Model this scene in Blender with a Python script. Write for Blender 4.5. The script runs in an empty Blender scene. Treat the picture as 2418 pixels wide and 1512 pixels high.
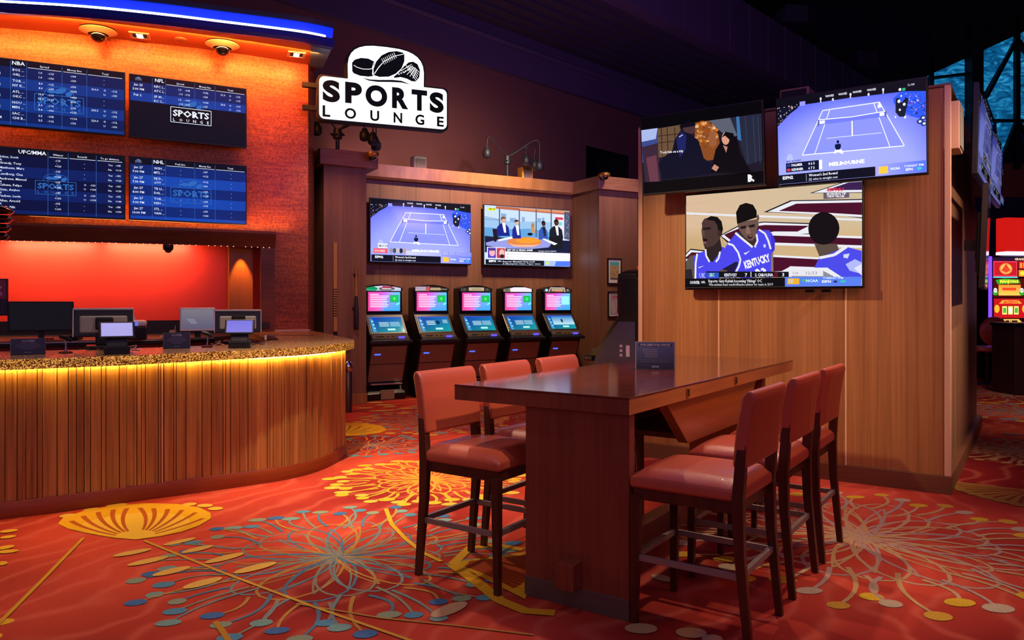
import bpy, bmesh, math, random
from mathutils import Matrix, Vector
from mathutils.geometry import tessellate_polygon
random.seed(7)
PI = math.pi
R = math.radians
scn = bpy.context.scene
COL = scn.collection
F, CX, HY, EYE = 1800.0, 1209.0, 715.0, 1.5      # focal length and principal lines of the photograph

# ------------------------------------------------------------------ measuring helpers
def ground(px, py, z=0.0):
    d = F * (EYE - z) / (py - HY)
    return Vector(((px - CX) / F * d, d, z))
def along(px, P, d):
    """distance s along the plan line P + s d where the sight line of column px meets it"""
    k = (px - CX) / F
    return (k * P[1] - P[0]) / (d[0] - k * d[1])
def zat(py, Y):
    return EYE - (py - HY) / F * Y
def pt(P, d, s, z=0.0):
    return Vector((P[0] + d[0] * s, P[1] + d[1] * s, z))

U = Vector((0.823, -0.568)); V = Vector((0.568, 0.823)); ROT_A = math.atan2(-0.568, 0.823)
W = Vector((0.871, 0.491)); N = Vector((-0.491, 0.871)); ROT_N = math.atan2(0.491, 0.871)

# ------------------------------------------------------------------ colours and materials
def lin(h):
    if isinstance(h, str):
        h = h.lstrip('#'); c = [int(h[i:i + 2], 16) / 255 for i in (0, 2, 4)]
        return tuple(((x + 0.055) / 1.055) ** 2.4 if x > 0.04045 else x / 12.92 for x in c)
    return tuple(h)
MATS = {}
def newmat(name):
    m = bpy.data.materials.new(name); m.use_nodes = True
    MATS[name] = m
    return m, m.node_tree.nodes, m.node_tree.links, m.node_tree.nodes['Principled BSDF']
def mat(name, col, rough=0.5, metal=0.0, spec=0.5, emit=None, es=0.0, bump=0.0, bscale=80.0, var=0.0, trans=0.0, coat=0.0):
    if name in MATS: return MATS[name]
    m, n, l, b = newmat(name)
    c = lin(col)
    b.inputs['Base Color'].default_value = (*c, 1)
    b.inputs['Roughness'].default_value = rough
    b.inputs['Metallic'].default_value = metal
    b.inputs['Specular IOR Level'].default_value = spec
    b.inputs['Transmission Weight'].default_value = trans
    b.inputs['Coat Weight'].default_value = coat
    if emit is not None:
        b.inputs['Emission Color'].default_value = (*lin(emit), 1)
        b.inputs['Emission Strength'].default_value = es
    tc = n.new('ShaderNodeTexCoord'); nz = n.new('ShaderNodeTexNoise')
    nz.inputs['Scale'].default_value = bscale; nz.inputs['Detail'].default_value = 3
    l.new(tc.outputs['Object'], nz.inputs['Vector'])
    if var > 0:
        mx = n.new('ShaderNodeMixRGB'); mx.blend_type = 'MULTIPLY'; mx.inputs[0].default_value = 1
        mr = n.new('ShaderNodeMapRange'); mr.inputs[3].default_value = 1 - var; mr.inputs[4].default_value = 1 + var
        l.new(nz.outputs['Fac'], mr.inputs[0]); mx.inputs[1].default_value = (*c, 1)
        l.new(mr.outputs[0], mx.inputs[2]); l.new(mx.outputs[0], b.inputs['Base Color'])
    if bump > 0:
        bp = n.new('ShaderNodeBump'); bp.inputs['Strength'].default_value = bump; bp.inputs['Distance'].default_value = 0.004
        l.new(nz.outputs['Fac'], bp.inputs['Height']); l.new(bp.outputs[0], b.inputs['Normal'])
    return m
def wood(name, dark, light, scale=(70, 70, 1.2), rough=0.45, bump=0.05, coat=0.0, spec=0.4):
    if name in MATS: return MATS[name]
    m, n, l, b = newmat(name)
    tc = n.new('ShaderNodeTexCoord'); mp = n.new('ShaderNodeMapping'); mp.inputs['Scale'].default_value = scale
    nz = n.new('ShaderNodeTexNoise'); nz.inputs['Scale'].default_value = 1.0; nz.inputs['Detail'].default_value = 5; nz.inputs['Roughness'].default_value = 0.6
    nz2 = n.new('ShaderNodeTexNoise'); nz2.inputs['Scale'].default_value = 0.12; nz2.inputs['Detail'].default_value = 2
    l.new(tc.outputs['Object'], mp.inputs[0]); l.new(mp.outputs[0], nz.inputs['Vector']); l.new(mp.outputs[0], nz2.inputs['Vector'])
    ad = n.new('ShaderNodeMath'); ad.operation = 'MULTIPLY_ADD'; ad.inputs[1].default_value = 0.55; ad.inputs[2].default_value = 0.0
    l.new(nz.outputs['Fac'], ad.inputs[0])
    a2 = n.new('ShaderNodeMath'); a2.operation = 'MULTIPLY_ADD'; a2.inputs[1].default_value = 0.45
    l.new(nz2.outputs['Fac'], a2.inputs[0]); l.new(ad.outputs[0], a2.inputs[2])
    cr = n.new('ShaderNodeValToRGB'); e = cr.color_ramp.elements
    e[0].position = 0.33; e[0].color = (*lin(dark), 1); e[1].position = 0.66; e[1].color = (*lin(light), 1)
    l.new(a2.outputs[0], cr.inputs[0]); l.new(cr.outputs[0], b.inputs['Base Color'])
    bp = n.new('ShaderNodeBump'); bp.inputs['Strength'].default_value = bump; bp.inputs['Distance'].default_value = 0.002
    l.new(nz.outputs['Fac'], bp.inputs['Height']); l.new(bp.outputs[0], b.inputs['Normal'])
    b.inputs['Roughness'].default_value = rough; b.inputs['Coat Weight'].default_value = coat; b.inputs['Coat Roughness'].default_value = 0.12
    b.inputs['Specular IOR Level'].default_value = spec
    return m
def screen_mat(name, es):
    """lit picture surface: every face carries its own picture colour"""
    if name in MATS: return MATS[name]
    m, n, l, b = newmat(name)
    at = n.new('ShaderNodeAttribute'); at.attribute_name = 'Col'
    b.inputs['Base Color'].default_value = (0.004, 0.004, 0.005, 1); b.inputs['Roughness'].default_value = 0.10; b.inputs['Specular IOR Level'].default_value = 0.12
    l.new(at.outputs['Color'], b.inputs['Emission Color']); b.inputs['Emission Strength'].default_value = es
    return m
def print_mat(name, rough=0.5):
    """printed or painted surface: every face carries its own ink colour"""
    if name in MATS: return MATS[name]
    m, n, l, b = newmat(name)
    at = n.new('ShaderNodeAttribute'); at.attribute_name = 'Col'
    l.new(at.outputs['Color'], b.inputs['Base Color']); b.inputs['Roughness'].default_value = rough
    return m

# ------------------------------------------------------------------ mesh helpers
def NB(): return bmesh.new()
def T3(x=0, y=0, z=0): return Matrix.Translation((x, y, z))
def box(bm, x0, x1, y0, y1, z0, z1, M=None, mi=0):
    r = bmesh.ops.create_cube(bm, size=1.0, matrix=Matrix.Translation(((x0 + x1) / 2, (y0 + y1) / 2, (z0 + z1) / 2)) @ Matrix.Diagonal((x1 - x0, y1 - y0, z1 - z0, 1)))
    if M is not None: bmesh.ops.transform(bm, matrix=M, verts=r['verts'])
    for f in {f for v in r['verts'] for f in v.link_faces}: f.material_index = mi
    return r['verts']
def cyl(bm, p0, p1, r0, r1=None, seg=16, mi=0, caps=True):
    p0 = Vector(p0); p1 = Vector(p1); r1 = r0 if r1 is None else r1
    d = p1 - p0; q = Vector((0, 0, 1)).rotation_difference(d.normalized()).to_matrix().to_4x4()
    r = bmesh.ops.create_cone(bm, cap_ends=caps, segments=seg, radius1=max(r0, 1e-5), radius2=max(r1, 1e-5), depth=d.length, matrix=Matrix.Translation((p0 + p1) / 2) @ q)
    for f in {f for v in r['verts'] for f in v.link_faces}: f.material_index = mi
    return r['verts']
def ball(bm, c, r, sx=1, sy=1, sz=1, seg=16, mi=0):
    q = bmesh.ops.create_uvsphere(bm, u_segments=seg, v_segments=max(8, seg // 2), radius=r, matrix=Matrix.Translation(c) @ Matrix.Diagonal((sx, sy, sz, 1)))
    for f in {f for v in q['verts'] for f in v.link_faces}: f.material_index = mi
    return q['verts']
def tube(bm, pts, r, seg=8, mi=0, closed=False):
    pts = [Vector(p) for p in pts]; rings = []
    n = len(pts)
    for i, p in enumerate(pts):
        rr = r[i] if isinstance(r, (list, tuple)) else r
        a = pts[max(i - 1, 0)]; b = pts[min(i + 1, n - 1)]
        d = (b - a).normalized(); q = Vector((0, 0, 1)).rotation_difference(d)
        rings.append([bm.verts.new(p + q @ Vector((rr * math.cos(2 * PI * k / seg), rr * math.sin(2 * PI * k / seg), 0))) for k in range(seg)])
    for i in range(n - 1):
        for k in range(seg):
            f = bm.faces.new((rings[i][k], rings[i][(k + 1) % seg], rings[i + 1][(k + 1) % seg], rings[i + 1][k])); f.material_index = mi
    for rg, rev in ((rings[0], True), (rings[-1], False)):
        f = bm.faces.new(list(reversed(rg)) if rev else rg); f.material_index = mi
def lathe(bm, prof, seg=20, M=None, mi=0):
    rings = []
    for r, z in prof:
        ring = [bm.verts.new(Vector((max(r, 1e-4) * math.cos(2 * PI * k / seg), max(r, 1e-4) * math.sin(2 * PI * k / seg), z))) for k in range(seg)]
        rings.append(ring)
    for i in range(len(rings) - 1):
        for k in range(seg):
            f = bm.faces.new((rings[i][k], rings[i][(k + 1) % seg], rings[i + 1][(k + 1) % seg], rings[i + 1][k])); f.material_index = mi
    bm.faces.new(list(reversed(rings[0]))).material_index = mi; bm.faces.new(rings[-1]).material_index = mi
    if M is not None: bmesh.ops.transform(bm, matrix=M, verts=[v for rg in rings for v in rg])
def prism(bm, poly, a0, a1, axis='z', mi=0):
    """extrude a 2D outline; axis z: (x,y) outline; axis x: (y,z) outline; axis y: (x,z) outline"""
    def P(p, a):
        return {'z': (p[0], p[1], a), 'x': (a, p[0], p[1]), 'y': (p[0], a, p[1])}[axis]
    A = [bm.verts.new(P(p, a0)) for p in poly]; B = [bm.verts.new(P(p, a1)) for p in poly]
    fs = [bm.faces.new(list(reversed(A))), bm.faces.new(B)]
    n = len(poly)
    for i in range(n): fs.append(bm.faces.new((A[i], A[(i + 1) % n], B[(i + 1) % n], B[i])))
    for f in fs: f.material_index = mi
    bmesh.ops.recalc_face_normals(bm, faces=fs)
    return fs
def quad(bm, pts, mi=0):
    f = bm.faces.new([bm.verts.new(p) for p in pts]); f.material_index = mi; return f
def obj(name, bm, mats, parent=None, smooth=None, bevel=0.0, seg=2):
    me = bpy.data.meshes.new(name); bm.to_mesh(me); bm.free()
    for m in (mats if isinstance(mats, (list, tuple)) else [mats]): me.materials.append(m)
    o = bpy.data.objects.new(name, me); COL.objects.link(o)
    if smooth is not None:
        for p in me.polygons: p.use_smooth = True
        me.set_sharp_from_angle(angle=R(smooth))
    if bevel > 0:
        b = o.modifiers.new('Bevel', 'BEVEL'); b.width = bevel; b.segments = seg; b.limit_method = 'ANGLE'; b.angle_limit = R(40)
    if parent: o.parent = parent
    return o
def tag(o, label=None, cat=None, group=None, kind=None):
    if label: o['label'] = label
    if cat: o['category'] = cat
    if group: o['group'] = group
    if kind: o['kind'] = kind
    return o
def thing(name, label, cat, loc=(0, 0, 0), rz=0.0, group=None, rx=0.0, ry=0.0):
    o = bpy.data.objects.new(name, None); COL.objects.link(o); o.empty_display_size = 0.1
    o.location = loc; o.rotation_euler = (rx, ry, rz)
    return tag(o, label, cat, group)
def struct(name, bm, mats, **k):
    return tag(obj(name, bm, mats, **k), kind='structure')
def dup(root, loc, rz=None, label=None, rx=None):
    def cp(o, par):
        c = o.copy(); COL.objects.link(c)
        if par is not None: c.parent = par
        for ch in list(o.children): cp(ch, c)
        return c
    r = cp(root, None); r.location = loc
    if rz is not None: r.rotation_euler[2] = rz
    if rx is not None: r.rotation_euler[0] = rx
    if label: r['label'] = label
    return r

# ------------------------------------------------------------------ lettering
_tc = {}
def letters(s, off=0.0, res=2):
    k = (s, off, res)
    if k in _tc: return _tc[k]
    cu = bpy.data.curves.new('lettering', 'FONT'); cu.body = s; cu.size = 1.0; cu.offset = off; cu.resolution_u = res; cu.fill_mode = 'FRONT'
    o = bpy.data.objects.new('lettering', cu); COL.objects.link(o)
    dg = bpy.context.evaluated_depsgraph_get(); dg.update()
    me = bpy.data.meshes.new_from_object(o.evaluated_get(dg))
    vs = [(v.co.x, v.co.y) for v in me.vertices]; fs = [tuple(p.vertices) for p in me.polygons]
    bpy.data.objects.remove(o); bpy.data.curves.remove(cu); bpy.data.meshes.remove(me)
    if not vs: vs = [(0, 0)]; fs = []
    xs = [v[0] for v in vs]; ys = [v[1] for v in vs]
    _tc[k] = (vs, fs, (min(xs), max(xs), min(ys), max(ys)))
    return _tc[k]

class Canvas:
    """a flat picture surface in its local XZ plane facing -y; units W x H, origin top left"""
    def __init__(s, w, h, Wc=1000.0, Hc=560.0, step=0.0005):
        s.w, s.h, s.Wc, s.Hc, s.step = w, h, Wc, Hc, step
        s.bm = bmesh.new(); s.cl = s.bm.loops.layers.float_color.new('Col'); s.lay = 0; s.map = lambda x, y: (x, y)
    def P(s, x, y):
        x, y = s.map(x, y)
        x = min(max(x, 0), s.Wc); y = min(max(y, 0), s.Hc)
        return Vector(((x / s.Wc - 0.5) * s.w, -s.lay * s.step, (0.5 - y / s.Hc) * s.h))
    def face(s, vs, cols):
        try: f = s.bm.faces.new(vs)
        except ValueError: return
        f.normal_update()
        if f.normal.y > 0: f.normal_flip()
        vm = {v: c for v, c in zip(vs, cols)}
        for lp in f.loops: lp[s.cl] = (*vm[lp.vert], 1)
    def poly(s, pts, col, up=True):
        if up: s.lay += 1
        c = lin(col); vs = [s.bm.verts.new(s.P(*p)) for p in pts]
        s.face(vs, [c] * len(vs))
    def rect(s, x0, y0, x1, y1, col, up=True): s.poly([(x0, y0), (x1, y0), (x1, y1), (x0, y1)], col, up)
    def grad(s, x0, y0, x1, y1, fn, nx=8, ny=6):
        s.lay += 1
        g = [[s.bm.verts.new(s.P(x0 + (x1 - x0) * i / nx, y0 + (y1 - y0) * j / ny)) for i in range(nx + 1)] for j in range(ny + 1)]
        c = [[lin(fn(i / nx, j / ny)) for i in range(nx + 1)] for j in range(ny + 1)]
        for j in range(ny):
            for i in range(nx):
                s.face([g[j][i], g[j][i + 1], g[j + 1][i + 1], g[j + 1][i]], [c[j][i], c[j][i + 1], c[j + 1][i + 1], c[j + 1][i]])
    def ell(s, cx, cy, rx, ry, col, n=20, rot=0.0, up=True):
        ca, sa = math.cos(rot), math.sin(rot)
        s.poly([(cx + rx * math.cos(t) * ca - ry * math.sin(t) * sa, cy + rx * math.cos(t) * sa + ry * math.sin(t) * ca) for t in [2 * PI * k / n for k in range(n)]], col, up)
    def line(s, pts, wd, col, up=True):
        if up: s.lay += 1
        for a, b in zip(pts[:-1], pts[1:]):
            dx, dy = b[0] - a[0], b[1] - a[1]; L = math.hypot(dx, dy) or 1; nx, ny = -dy / L * wd / 2, dx / L * wd / 2
            s.poly([(a[0] + nx, a[1] + ny), (b[0] + nx, b[1] + ny), (b[0] - nx, b[1] - ny), (a[0] - nx, a[1] - ny)], col, False)
    def text(s, t, x, y, h, col, off=0.0, anchor='l', wd=None, rot=0.0, res=1, up=True):
        """baseline-left at (x, y); h = capital height"""
        if up: s.lay += 1
        vs, fs, (a, b, lo, hi) = letters(t, off, res)
        k = h / 0.72; kx = k if wd is None else wd / max(b - a, 1e-6)
        ox = -a if anchor == 'l' else (-(a + b) / 2 if anchor == 'c' else -b)
        ca, sa = math.cos(rot), math.sin(rot); c = lin(col)
        V_ = []
        for vx, vy in vs:
            dx, dy = (vx + ox) * kx, -vy * k
            V_.append(s.bm.verts.new(s.P(x + dx * ca - dy * sa, y + dx * sa + dy * ca)))
        for f in fs:
            s.face([V_[i] for i in f], [c] * len(f))
    def trace(s, xl, tl, bl, xr, tr, br):
        """accept coordinates read off a slanted view of the picture"""
        hl, hr = bl - tl, br - tr
        def m(x, y):
            t = (x - xl) / (xr - xl); top = tl + (tr - tl) * t; bot = bl + (br - bl) * t
            u = t * hl / (hr - t * (hr - hl)) if abs(hr - hl) > 1e-6 else t
            return u * s.Wc, (y - top) / (bot - top) * s.Hc
        s.map = m
    def build(s, name, m, parent, loc=(0, 0, 0), rx=0.0):
        o = obj(name, s.bm, m, parent); o.location = loc; o.rotation_euler = (rx, 0, 0)
        return o

def mix(a, b, t):
    a, b = lin(a), lin(b); return tuple(x + (y - x) * t for x, y in zip(a, b))
# ------------------------------------------------------------------ materials
M_VEN = wood('veneer_tan', '#85552f', '#b07a48', (55, 55, 0.9), rough=0.42)
M_VEN2 = wood('veneer_plum', '#6a4836', '#8c6248', (55, 55, 0.9), rough=0.45)
M_TRIM = wood('veneer_trim', '#cfa27c', '#e6bf9a', (40, 40, 0.8), rough=0.4)
M_SLAT = wood('counter_slats', '#7c5028', '#cb984f', (45, 45, 1.0), rough=0.38)
M_TABLE = wood('table_mahogany', '#4e1c12', '#6e2b1a', (30, 2.0, 30), rough=0.13, coat=0.6, spec=0.6, bump=0.02)
M_TABV = wood('table_panel', '#6e3222', '#8c4632', (35, 35, 1.5), rough=0.35)
M_TABE = wood('table_edge', '#a66636', '#c07e48', (30, 1.5, 30), rough=0.3)
M_LEG = wood('stool_leg', '#3c1a12', '#5a281a', (60, 60, 3), rough=0.35)
M_RUNG = mat('rung_metal', '#8f8078', 0.4, 0.3)
M_LEA = mat('leather_red', '#b8523a', 0.36, 0, 0.5, bump=0.25, bscale=180, var=0.12, coat=0.15)
M_BLK = mat('black_plastic', '#0c0b0d', 0.35)
M_BLKM = mat('black_matte', '#08070a', 0.8)
M_DGREY = mat('dark_grey_metal', '#2a2622', 0.4, 0.3)
M_GREY = mat('grey_plastic', '#8d8878', 0.5)
M_SILV = mat('silver_trim', '#c9c6bd', 0.3, 0.6)
M_WHITE = mat('white_plastic', '#d9d4c4', 0.5)
M_CHROME = mat('chrome', '#cfd2d8', 0.12, 1.0)
M_GOLD = mat('brushed_gold', '#b98a3c', 0.35, 0.8)
M_CAB = mat('cabinet_bronze', '#8a7458', 0.45, 0.1, var=0.1, bscale=20)
M_CABB = mat('cabinet_black', '#0a090a', 0.3)
M_GLOSSB = mat('dome_glass', '#050507', 0.05, 0, 0.8, coat=0.8)
M_SCR = screen_mat('lit_screen', 1.05)
M_SCRB = screen_mat('lit_screen_bright', 1.35)
M_PRINT = print_mat('printed_card', 0.4)
def e_mat(n, c, s): return mat(n, '#000000', 0.5, emit=c, es=s)

# ------------------------------------------------------------------ camera, world
cam = bpy.data.objects.new('camera', bpy.data.cameras.new('camera')); COL.objects.link(cam)
cam.location = (0, 0, EYE); cam.rotation_euler = (PI / 2, 0, 0)
cam.data.sensor_width = 36; cam.data.lens = F / 2418 * 36; cam.data.shift_y = -(756 - HY) / 2418
cam.data.clip_end = 200; cam.data.clip_start = 0.05
scn.camera = cam
scn.view_settings.view_transform = 'Standard'; scn.view_settings.look = 'None'; scn.view_settings.exposure = 0.0; scn.view_settings.gamma = 1
scn.view_settings.use_curve_mapping = False
wd = bpy.data.worlds.new('lounge_air'); scn.world = wd; wd.use_nodes = True
wd.node_tree.nodes['Background'].inputs[0].default_value = (0.30, 0.19, 0.42, 1)
wd.node_tree.nodes['Background'].inputs[1].default_value = 0.22

# ------------------------------------------------------------------ floor: red carpet with woven medallions
def carpet_mats():
    m, n, l, b = newmat('carpet_ground')
    tc = n.new('ShaderNodeTexCoord')
    # broad flowing brush strokes
    nz = n.new('ShaderNodeTexNoise'); nz.inputs['Scale'].default_value = 0.55; nz.inputs['Detail'].default_value = 1.5
    l.new(tc.outputs['Object'], nz.inputs['Vector'])
    wv = n.new('ShaderNodeTexWave'); wv.inputs['Scale'].default_value = 1.25; wv.inputs['Distortion'].default_value = 14.0
    wv.inputs['Detail'].default_value = 2.2; wv.inputs['Detail Scale'].default_value = 0.9
    mp = n.new('ShaderNodeMapping'); mp.inputs['Rotation'].default_value = (0, 0, R(28))
    l.new(tc.outputs['Object'], mp.inputs[0]); l.new(mp.outputs[0], wv.inputs['Vector'])
    cr = n.new('ShaderNodeValToRGB'); e = cr.color_ramp.elements
    e[0].position = 0.36; e[0].color = (*lin('#7a1a1b'), 1); e[1].position = 0.62; e[1].color = (*lin('#c04631'), 1)
    l.new(nz.outputs['Fac'], cr.inputs[0])
    w2 = n.new('ShaderNodeMath'); w2.operation = 'POWER'; w2.inputs[1].default_value = 5.0
    l.new(wv.outputs['Fac'], w2.inputs[0])
    mx = n.new('ShaderNodeMixRGB'); mx.inputs[2].default_value = (*lin('#d87258'), 1)
    m2 = n.new('ShaderNodeMath'); m2.operation = 'MULTIPLY'; m2.inputs[1].default_value = 0.26
    l.new(w2.outputs[0], m2.inputs[0]); l.new(m2.outputs[0], mx.inputs[0]); l.new(cr.outputs[0], mx.inputs[1])
    pile(m, n, l, b, tc, mx.outputs[0], 0.16)
    m2_, n, l, b = newmat('carpet_yarn')
    tc = n.new('ShaderNodeTexCoord'); at = n.new('ShaderNodeAttribute'); at.attribute_name = 'Col'
    pile(m2_, n, l, b, tc, at.outputs['Color'], 0.22)
    return m, m2_
def pile(m, n, l, b, tc, col, amp):
    f = n.new('ShaderNodeTexNoise'); f.inputs['Scale'].default_value = 220; f.inputs['Detail'].default_value = 2
    l.new(tc.outputs['Object'], f.inputs['Vector'])
    mr = n.new('ShaderNodeMapRange'); mr.inputs[1].default_value = 0.3; mr.inputs[2].default_value = 0.7
    mr.inputs[3].default_value = 1 - amp; mr.inputs[4].default_value = 1 + amp; l.new(f.outputs['Fac'], mr.inputs[0])
    mx = n.new('ShaderNodeMixRGB'); mx.blend_type = 'MULTIPLY'; mx.inputs[0].default_value = 1
    l.new(col, mx.inputs[1]); l.new(mr.outputs[0], mx.inputs[2]); l.new(mx.outputs[0], b.inputs['Base Color'])
    b.inputs['Roughness'].default_value = 0.95; b.inputs['Specular IOR Level'].default_value = 0.1
    bp = n.new('ShaderNodeBump'); bp.inputs['Strength'].default_value = 0.4; bp.inputs['Distance'].default_value = 0.003
    l.new(f.outputs['Fac'], bp.inputs['Height']); l.new(bp.outputs[0], b.inputs['Normal'])

class Carpet:
    def __init__(s):
        s.bm = bmesh.new(); s.cl = s.bm.loops.layers.float_color.new('Col'); s.z = 0.0005; s.count = 0
        f = quad(s.bm, [(-14, -3, 0), (22, -3, 0), (22, 30, 0), (-14, 30, 0)])
    def poly(s, pts, col, z=None):
        z = s.z
        c = lin(col)
        try: f = s.bm.faces.new([s.bm.verts.new((p[0], p[1], z)) for p in pts])
        except ValueError: return
        f.normal_update()
        if f.normal.z < 0: f.normal_flip()
        f.material_index = 1
        for lp in f.loops: lp[s.cl] = (*c, 1)
    def next(s): s.z += 0.000012
    def ribbon(s, pts, wd, col):
        """band along a polyline of plan points (wd may vary)"""
        s.next()
        n = len(pts); L = []; Rr = []
        for i, p in enumerate(pts):
            a = pts[max(i - 1, 0)]; b = pts[min(i + 1, n - 1)]
            dx, dy = b[0] - a[0], b[1] - a[1]; q = math.hypot(dx, dy) or 1
            w = (wd[0] + (wd[1] - wd[0]) * i / (n - 1)) if isinstance(wd, tuple) else wd
            L.append((p[0] - dy / q * w / 2, p[1] + dx / q * w / 2)); Rr.append((p[0] + dy / q * w / 2, p[1] - dx / q * w / 2))
        for i in range(n - 1): s.poly([L[i], L[i + 1], Rr[i + 1], Rr[i]], col)
    def oval(s, cx, cy, a, b, rot, col, n=18):
        s.next()
        ca, sa = math.cos(rot), math.sin(rot)
        s.poly([(cx + a * math.cos(t) * ca - b * math.sin(t) * sa, cy + a * math.cos(t) * sa + b * math.sin(t) * ca) for t in [2 * PI * k / n for k in range(n)]], col)
    def medallion(s, c, Rm, cols, dots, loops=14, stems=44, th0=0.0, lw=0.014, dot=0.05, seed=1, inner=0.0, lr=(0.50, 0.64)):
        rnd = random.Random(seed); s.count += 1; s.z = 0.0005 + 0.000004 * s.count
        # overlapping petal loops
        for i in range(loops):
            a = th0 + 2 * PI * i / loops; rr = Rm * rnd.uniform(*lr); half = rr * rnd.uniform(0.22, 0.34)
            pts = []
            for k in range(21):
                t = k / 20; ang = PI * 2 * t
                u_ = inner * Rm + rr * (0.5 - 0.5 * math.cos(ang)) ; v_ = half * math.sin(ang) * (0.55 + 0.45 * (0.5 - 0.5 * math.cos(ang)))
                pts.append((c[0] + u_ * math.cos(a) - v_ * math.sin(a), c[1] + u_ * math.sin(a) + v_ * math.cos(a)))
            s.ribbon(pts, lw, cols[i % len(cols)]); s.next()
            for q in (-0.25, 0.2):
                pts = []
                for k in range(9):
                    t = k / 8; u_ = rr * 0.85 * t; v_ = q * half * math.sin(PI * t)
                    pts.append((c[0] + u_ * math.cos(a) - v_ * math.sin(a), c[1] + u_ * math.sin(a) + v_ * math.cos(a)))
                s.ribbon(pts, lw * 0.7, cols[(i + 1) % len(cols)])
            s.next()
        # bent stems ending in dots
        for i in range(stems):
            a = th0 + 2 * PI * (i + rnd.uniform(-0.2, 0.2)) / stems
            r0 = Rm * rnd.uniform(0.5, 0.62); r1 = Rm * (0.84 + 0.14 * (i % 3) / 2 * rnd.uniform(0.7, 1.1)); bend = rnd.choice((-1, 1)) * rnd.uniform(0.02, 0.07) * Rm
            pts = []
            for k in range(9):
                t = k / 8; u_ = r0 + (r1 - r0) * t; v_ = bend * math.sin(PI * 0.9 * t)
                pts.append((c[0] + u_ * math.cos(a) - v_ * math.sin(a), c[1] + u_ * math.sin(a) + v_ * math.cos(a)))
            s.ribbon(pts, (lw * 1.4, lw * 0.9), cols[i % len(cols)])
            s.oval(pts[-1][0], pts[-1][1], dot * rnd.uniform(0.8, 1.15), dot * rnd.uniform(0.65, 0.85), 0.2, dots[i % len(dots)])
            if i % 4 == 3: s.next()
        s.next()
    def shell(s, base, tip, halfang, col, rib, light=None, ribs=13):
        """fan shaped seed head: base point, direction and length to the middle of its rim"""
        bx, by = base; dx, dy = tip[0] - bx, tip[1] - by; L = math.hypot(dx, dy); a0 = math.atan2(dy, dx)
        n = 28; rim = []
        for k in range(n + 1):
            t = -1 + 2 * k / n; a = a0 + t * halfang; r = L * (1.0 + 0.16 * t * t + 0.025 * math.cos(k * PI / 1.6))
            rim.append((bx + r * math.cos(a), by + r * math.sin(a)))
        s.poly([(bx, by)] + rim, col); s.next()
        if light:
            s.poly([(bx, by)] + [(bx + (p[0] - bx) * 0.62, by + (p[1] - by) * 0.62) for p in rim], light); s.next()
        for k in range(ribs):
            t = -0.86 + 1.72 * k / (ribs - 1); pts = []
            for j in range(8):
                q = 0.16 + 0.7 * j / 7; a = a0 + t * halfang * (0.55 + 0.45 * q ** 0.5); r = L * q * (1 + 0.1 * t * t)
                pts.append((bx + r * math.cos(a), by + r * math.sin(a)))
            s.ribbon(pts, (0.012 * L / 0.5, 0.03 * L / 0.5), rib)
        s.next()
    def shell_px(s, base, rim, tips, col, rib, light):
        b = ground(*base); P = [ground(*q) for q in rim]
        s.poly([(p.x, p.y) for p in P], col); s.next()
        s.poly([(b.x + (p.x - b.x) * 0.70, b.y + (p.y - b.y) * 0.70) for p in P], light); s.next()
        for q in tips:
            t = ground(*q); m = (b + t) / 2; side = 0.12 * (1 if q[0] < base[0] else -1); m = m + Vector((-(t - b).y, (t - b).x, 0)) * side
            pts = []
            for k in range(1, 9):
                u = 0.12 + 0.88 * k / 8; p = b * (1 - u) ** 2 + m * 2 * u * (1 - u) + t * u * u; pts.append((p.x, p.y))
            s.ribbon(pts, (0.016, 0.034), rib)
        s.next()
    def pxline(s, pts, wd, col):
        s.ribbon([tuple(ground(*p)[:2]) for p in pts], wd, col); s.next()
    def pxoval(s, x0, y0, x1, y1, wd, col):
        """leaf shape whose long axis runs between two floor points"""
        a = ground(x0, y0); b = ground(x1, y1); c = (a + b) / 2
        s.oval(c.x, c.y, (a - b).length / 2, wd / 2, math.atan2(b.y - a.y, b.x - a.x), col)

YE, YL, OC, GR, BL = '#c79222', '#c9a043', '#a87a3a', '#7f7a66', '#4f6f86'
TA = '#b8946e'
cp = Carpet()
def gp(x, y): return tuple(ground(x, y)[:2])
# woven medallions, drawn where they lie on the floor
cp.medallion(gp(800, 1316), 1.12, [GR, '#6f7c7a', OC, '#4d6f84'], ['#4f7f94', '#6d8f86', '#3f6490', '#7d8a70'], loops=20, stems=62, lw=0.016, dot=0.054, seed=3)
cp.medallion(gp(1015, 1132), 0.86, ['#d09a30', '#cf9638'], ['#d2a02c', '#d0a640'], loops=15, stems=52, lw=0.02, dot=0.06, seed=5)
cp.medallion(gp(2030, 1268), 1.28, [TA, '#a88c7c', '#b8925e'], ['#c9a22c', '#b09c80', '#c09434'], lr=(0.58, 0.74), loops=20, stems=48, lw=0.022, dot=0.07, seed=8)
cp.medallion(gp(880, 1052), 0.62, ['#b9703c', '#6b7a88'], ['#5f7488', '#4f8a90'], loops=8, stems=26, lw=0.016, dot=0.055, seed=11)
cp.medallion(gp(1090, 985), 1.3, ['#8f5f48', '#a8704a'], ['#a88050', '#7f7a80'], loops=11, stems=40, lw=0.03, dot=0.08, seed=12)
cp.medallion(gp(2420, 1068), 0.8, ['#b58a58', '#a87c50'], ['#b58a58'], loops=14, stems=40, lw=0.035, dot=0.05, seed=13)
cp.medallion(gp(2440, 975), 1.1, ['#8f7060', '#7a6a78'], ['#7a6a78', '#a8803c'], loops=10, stems=30, lw=0.04, dot=0.12, seed=14)
cp.medallion((5.6, 3.2), 1.3, [TA, '#8c7366'], ['#b99524', '#9c8a70'], loops=14, stems=44, lw=0.017, dot=0.066, seed=18)
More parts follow.
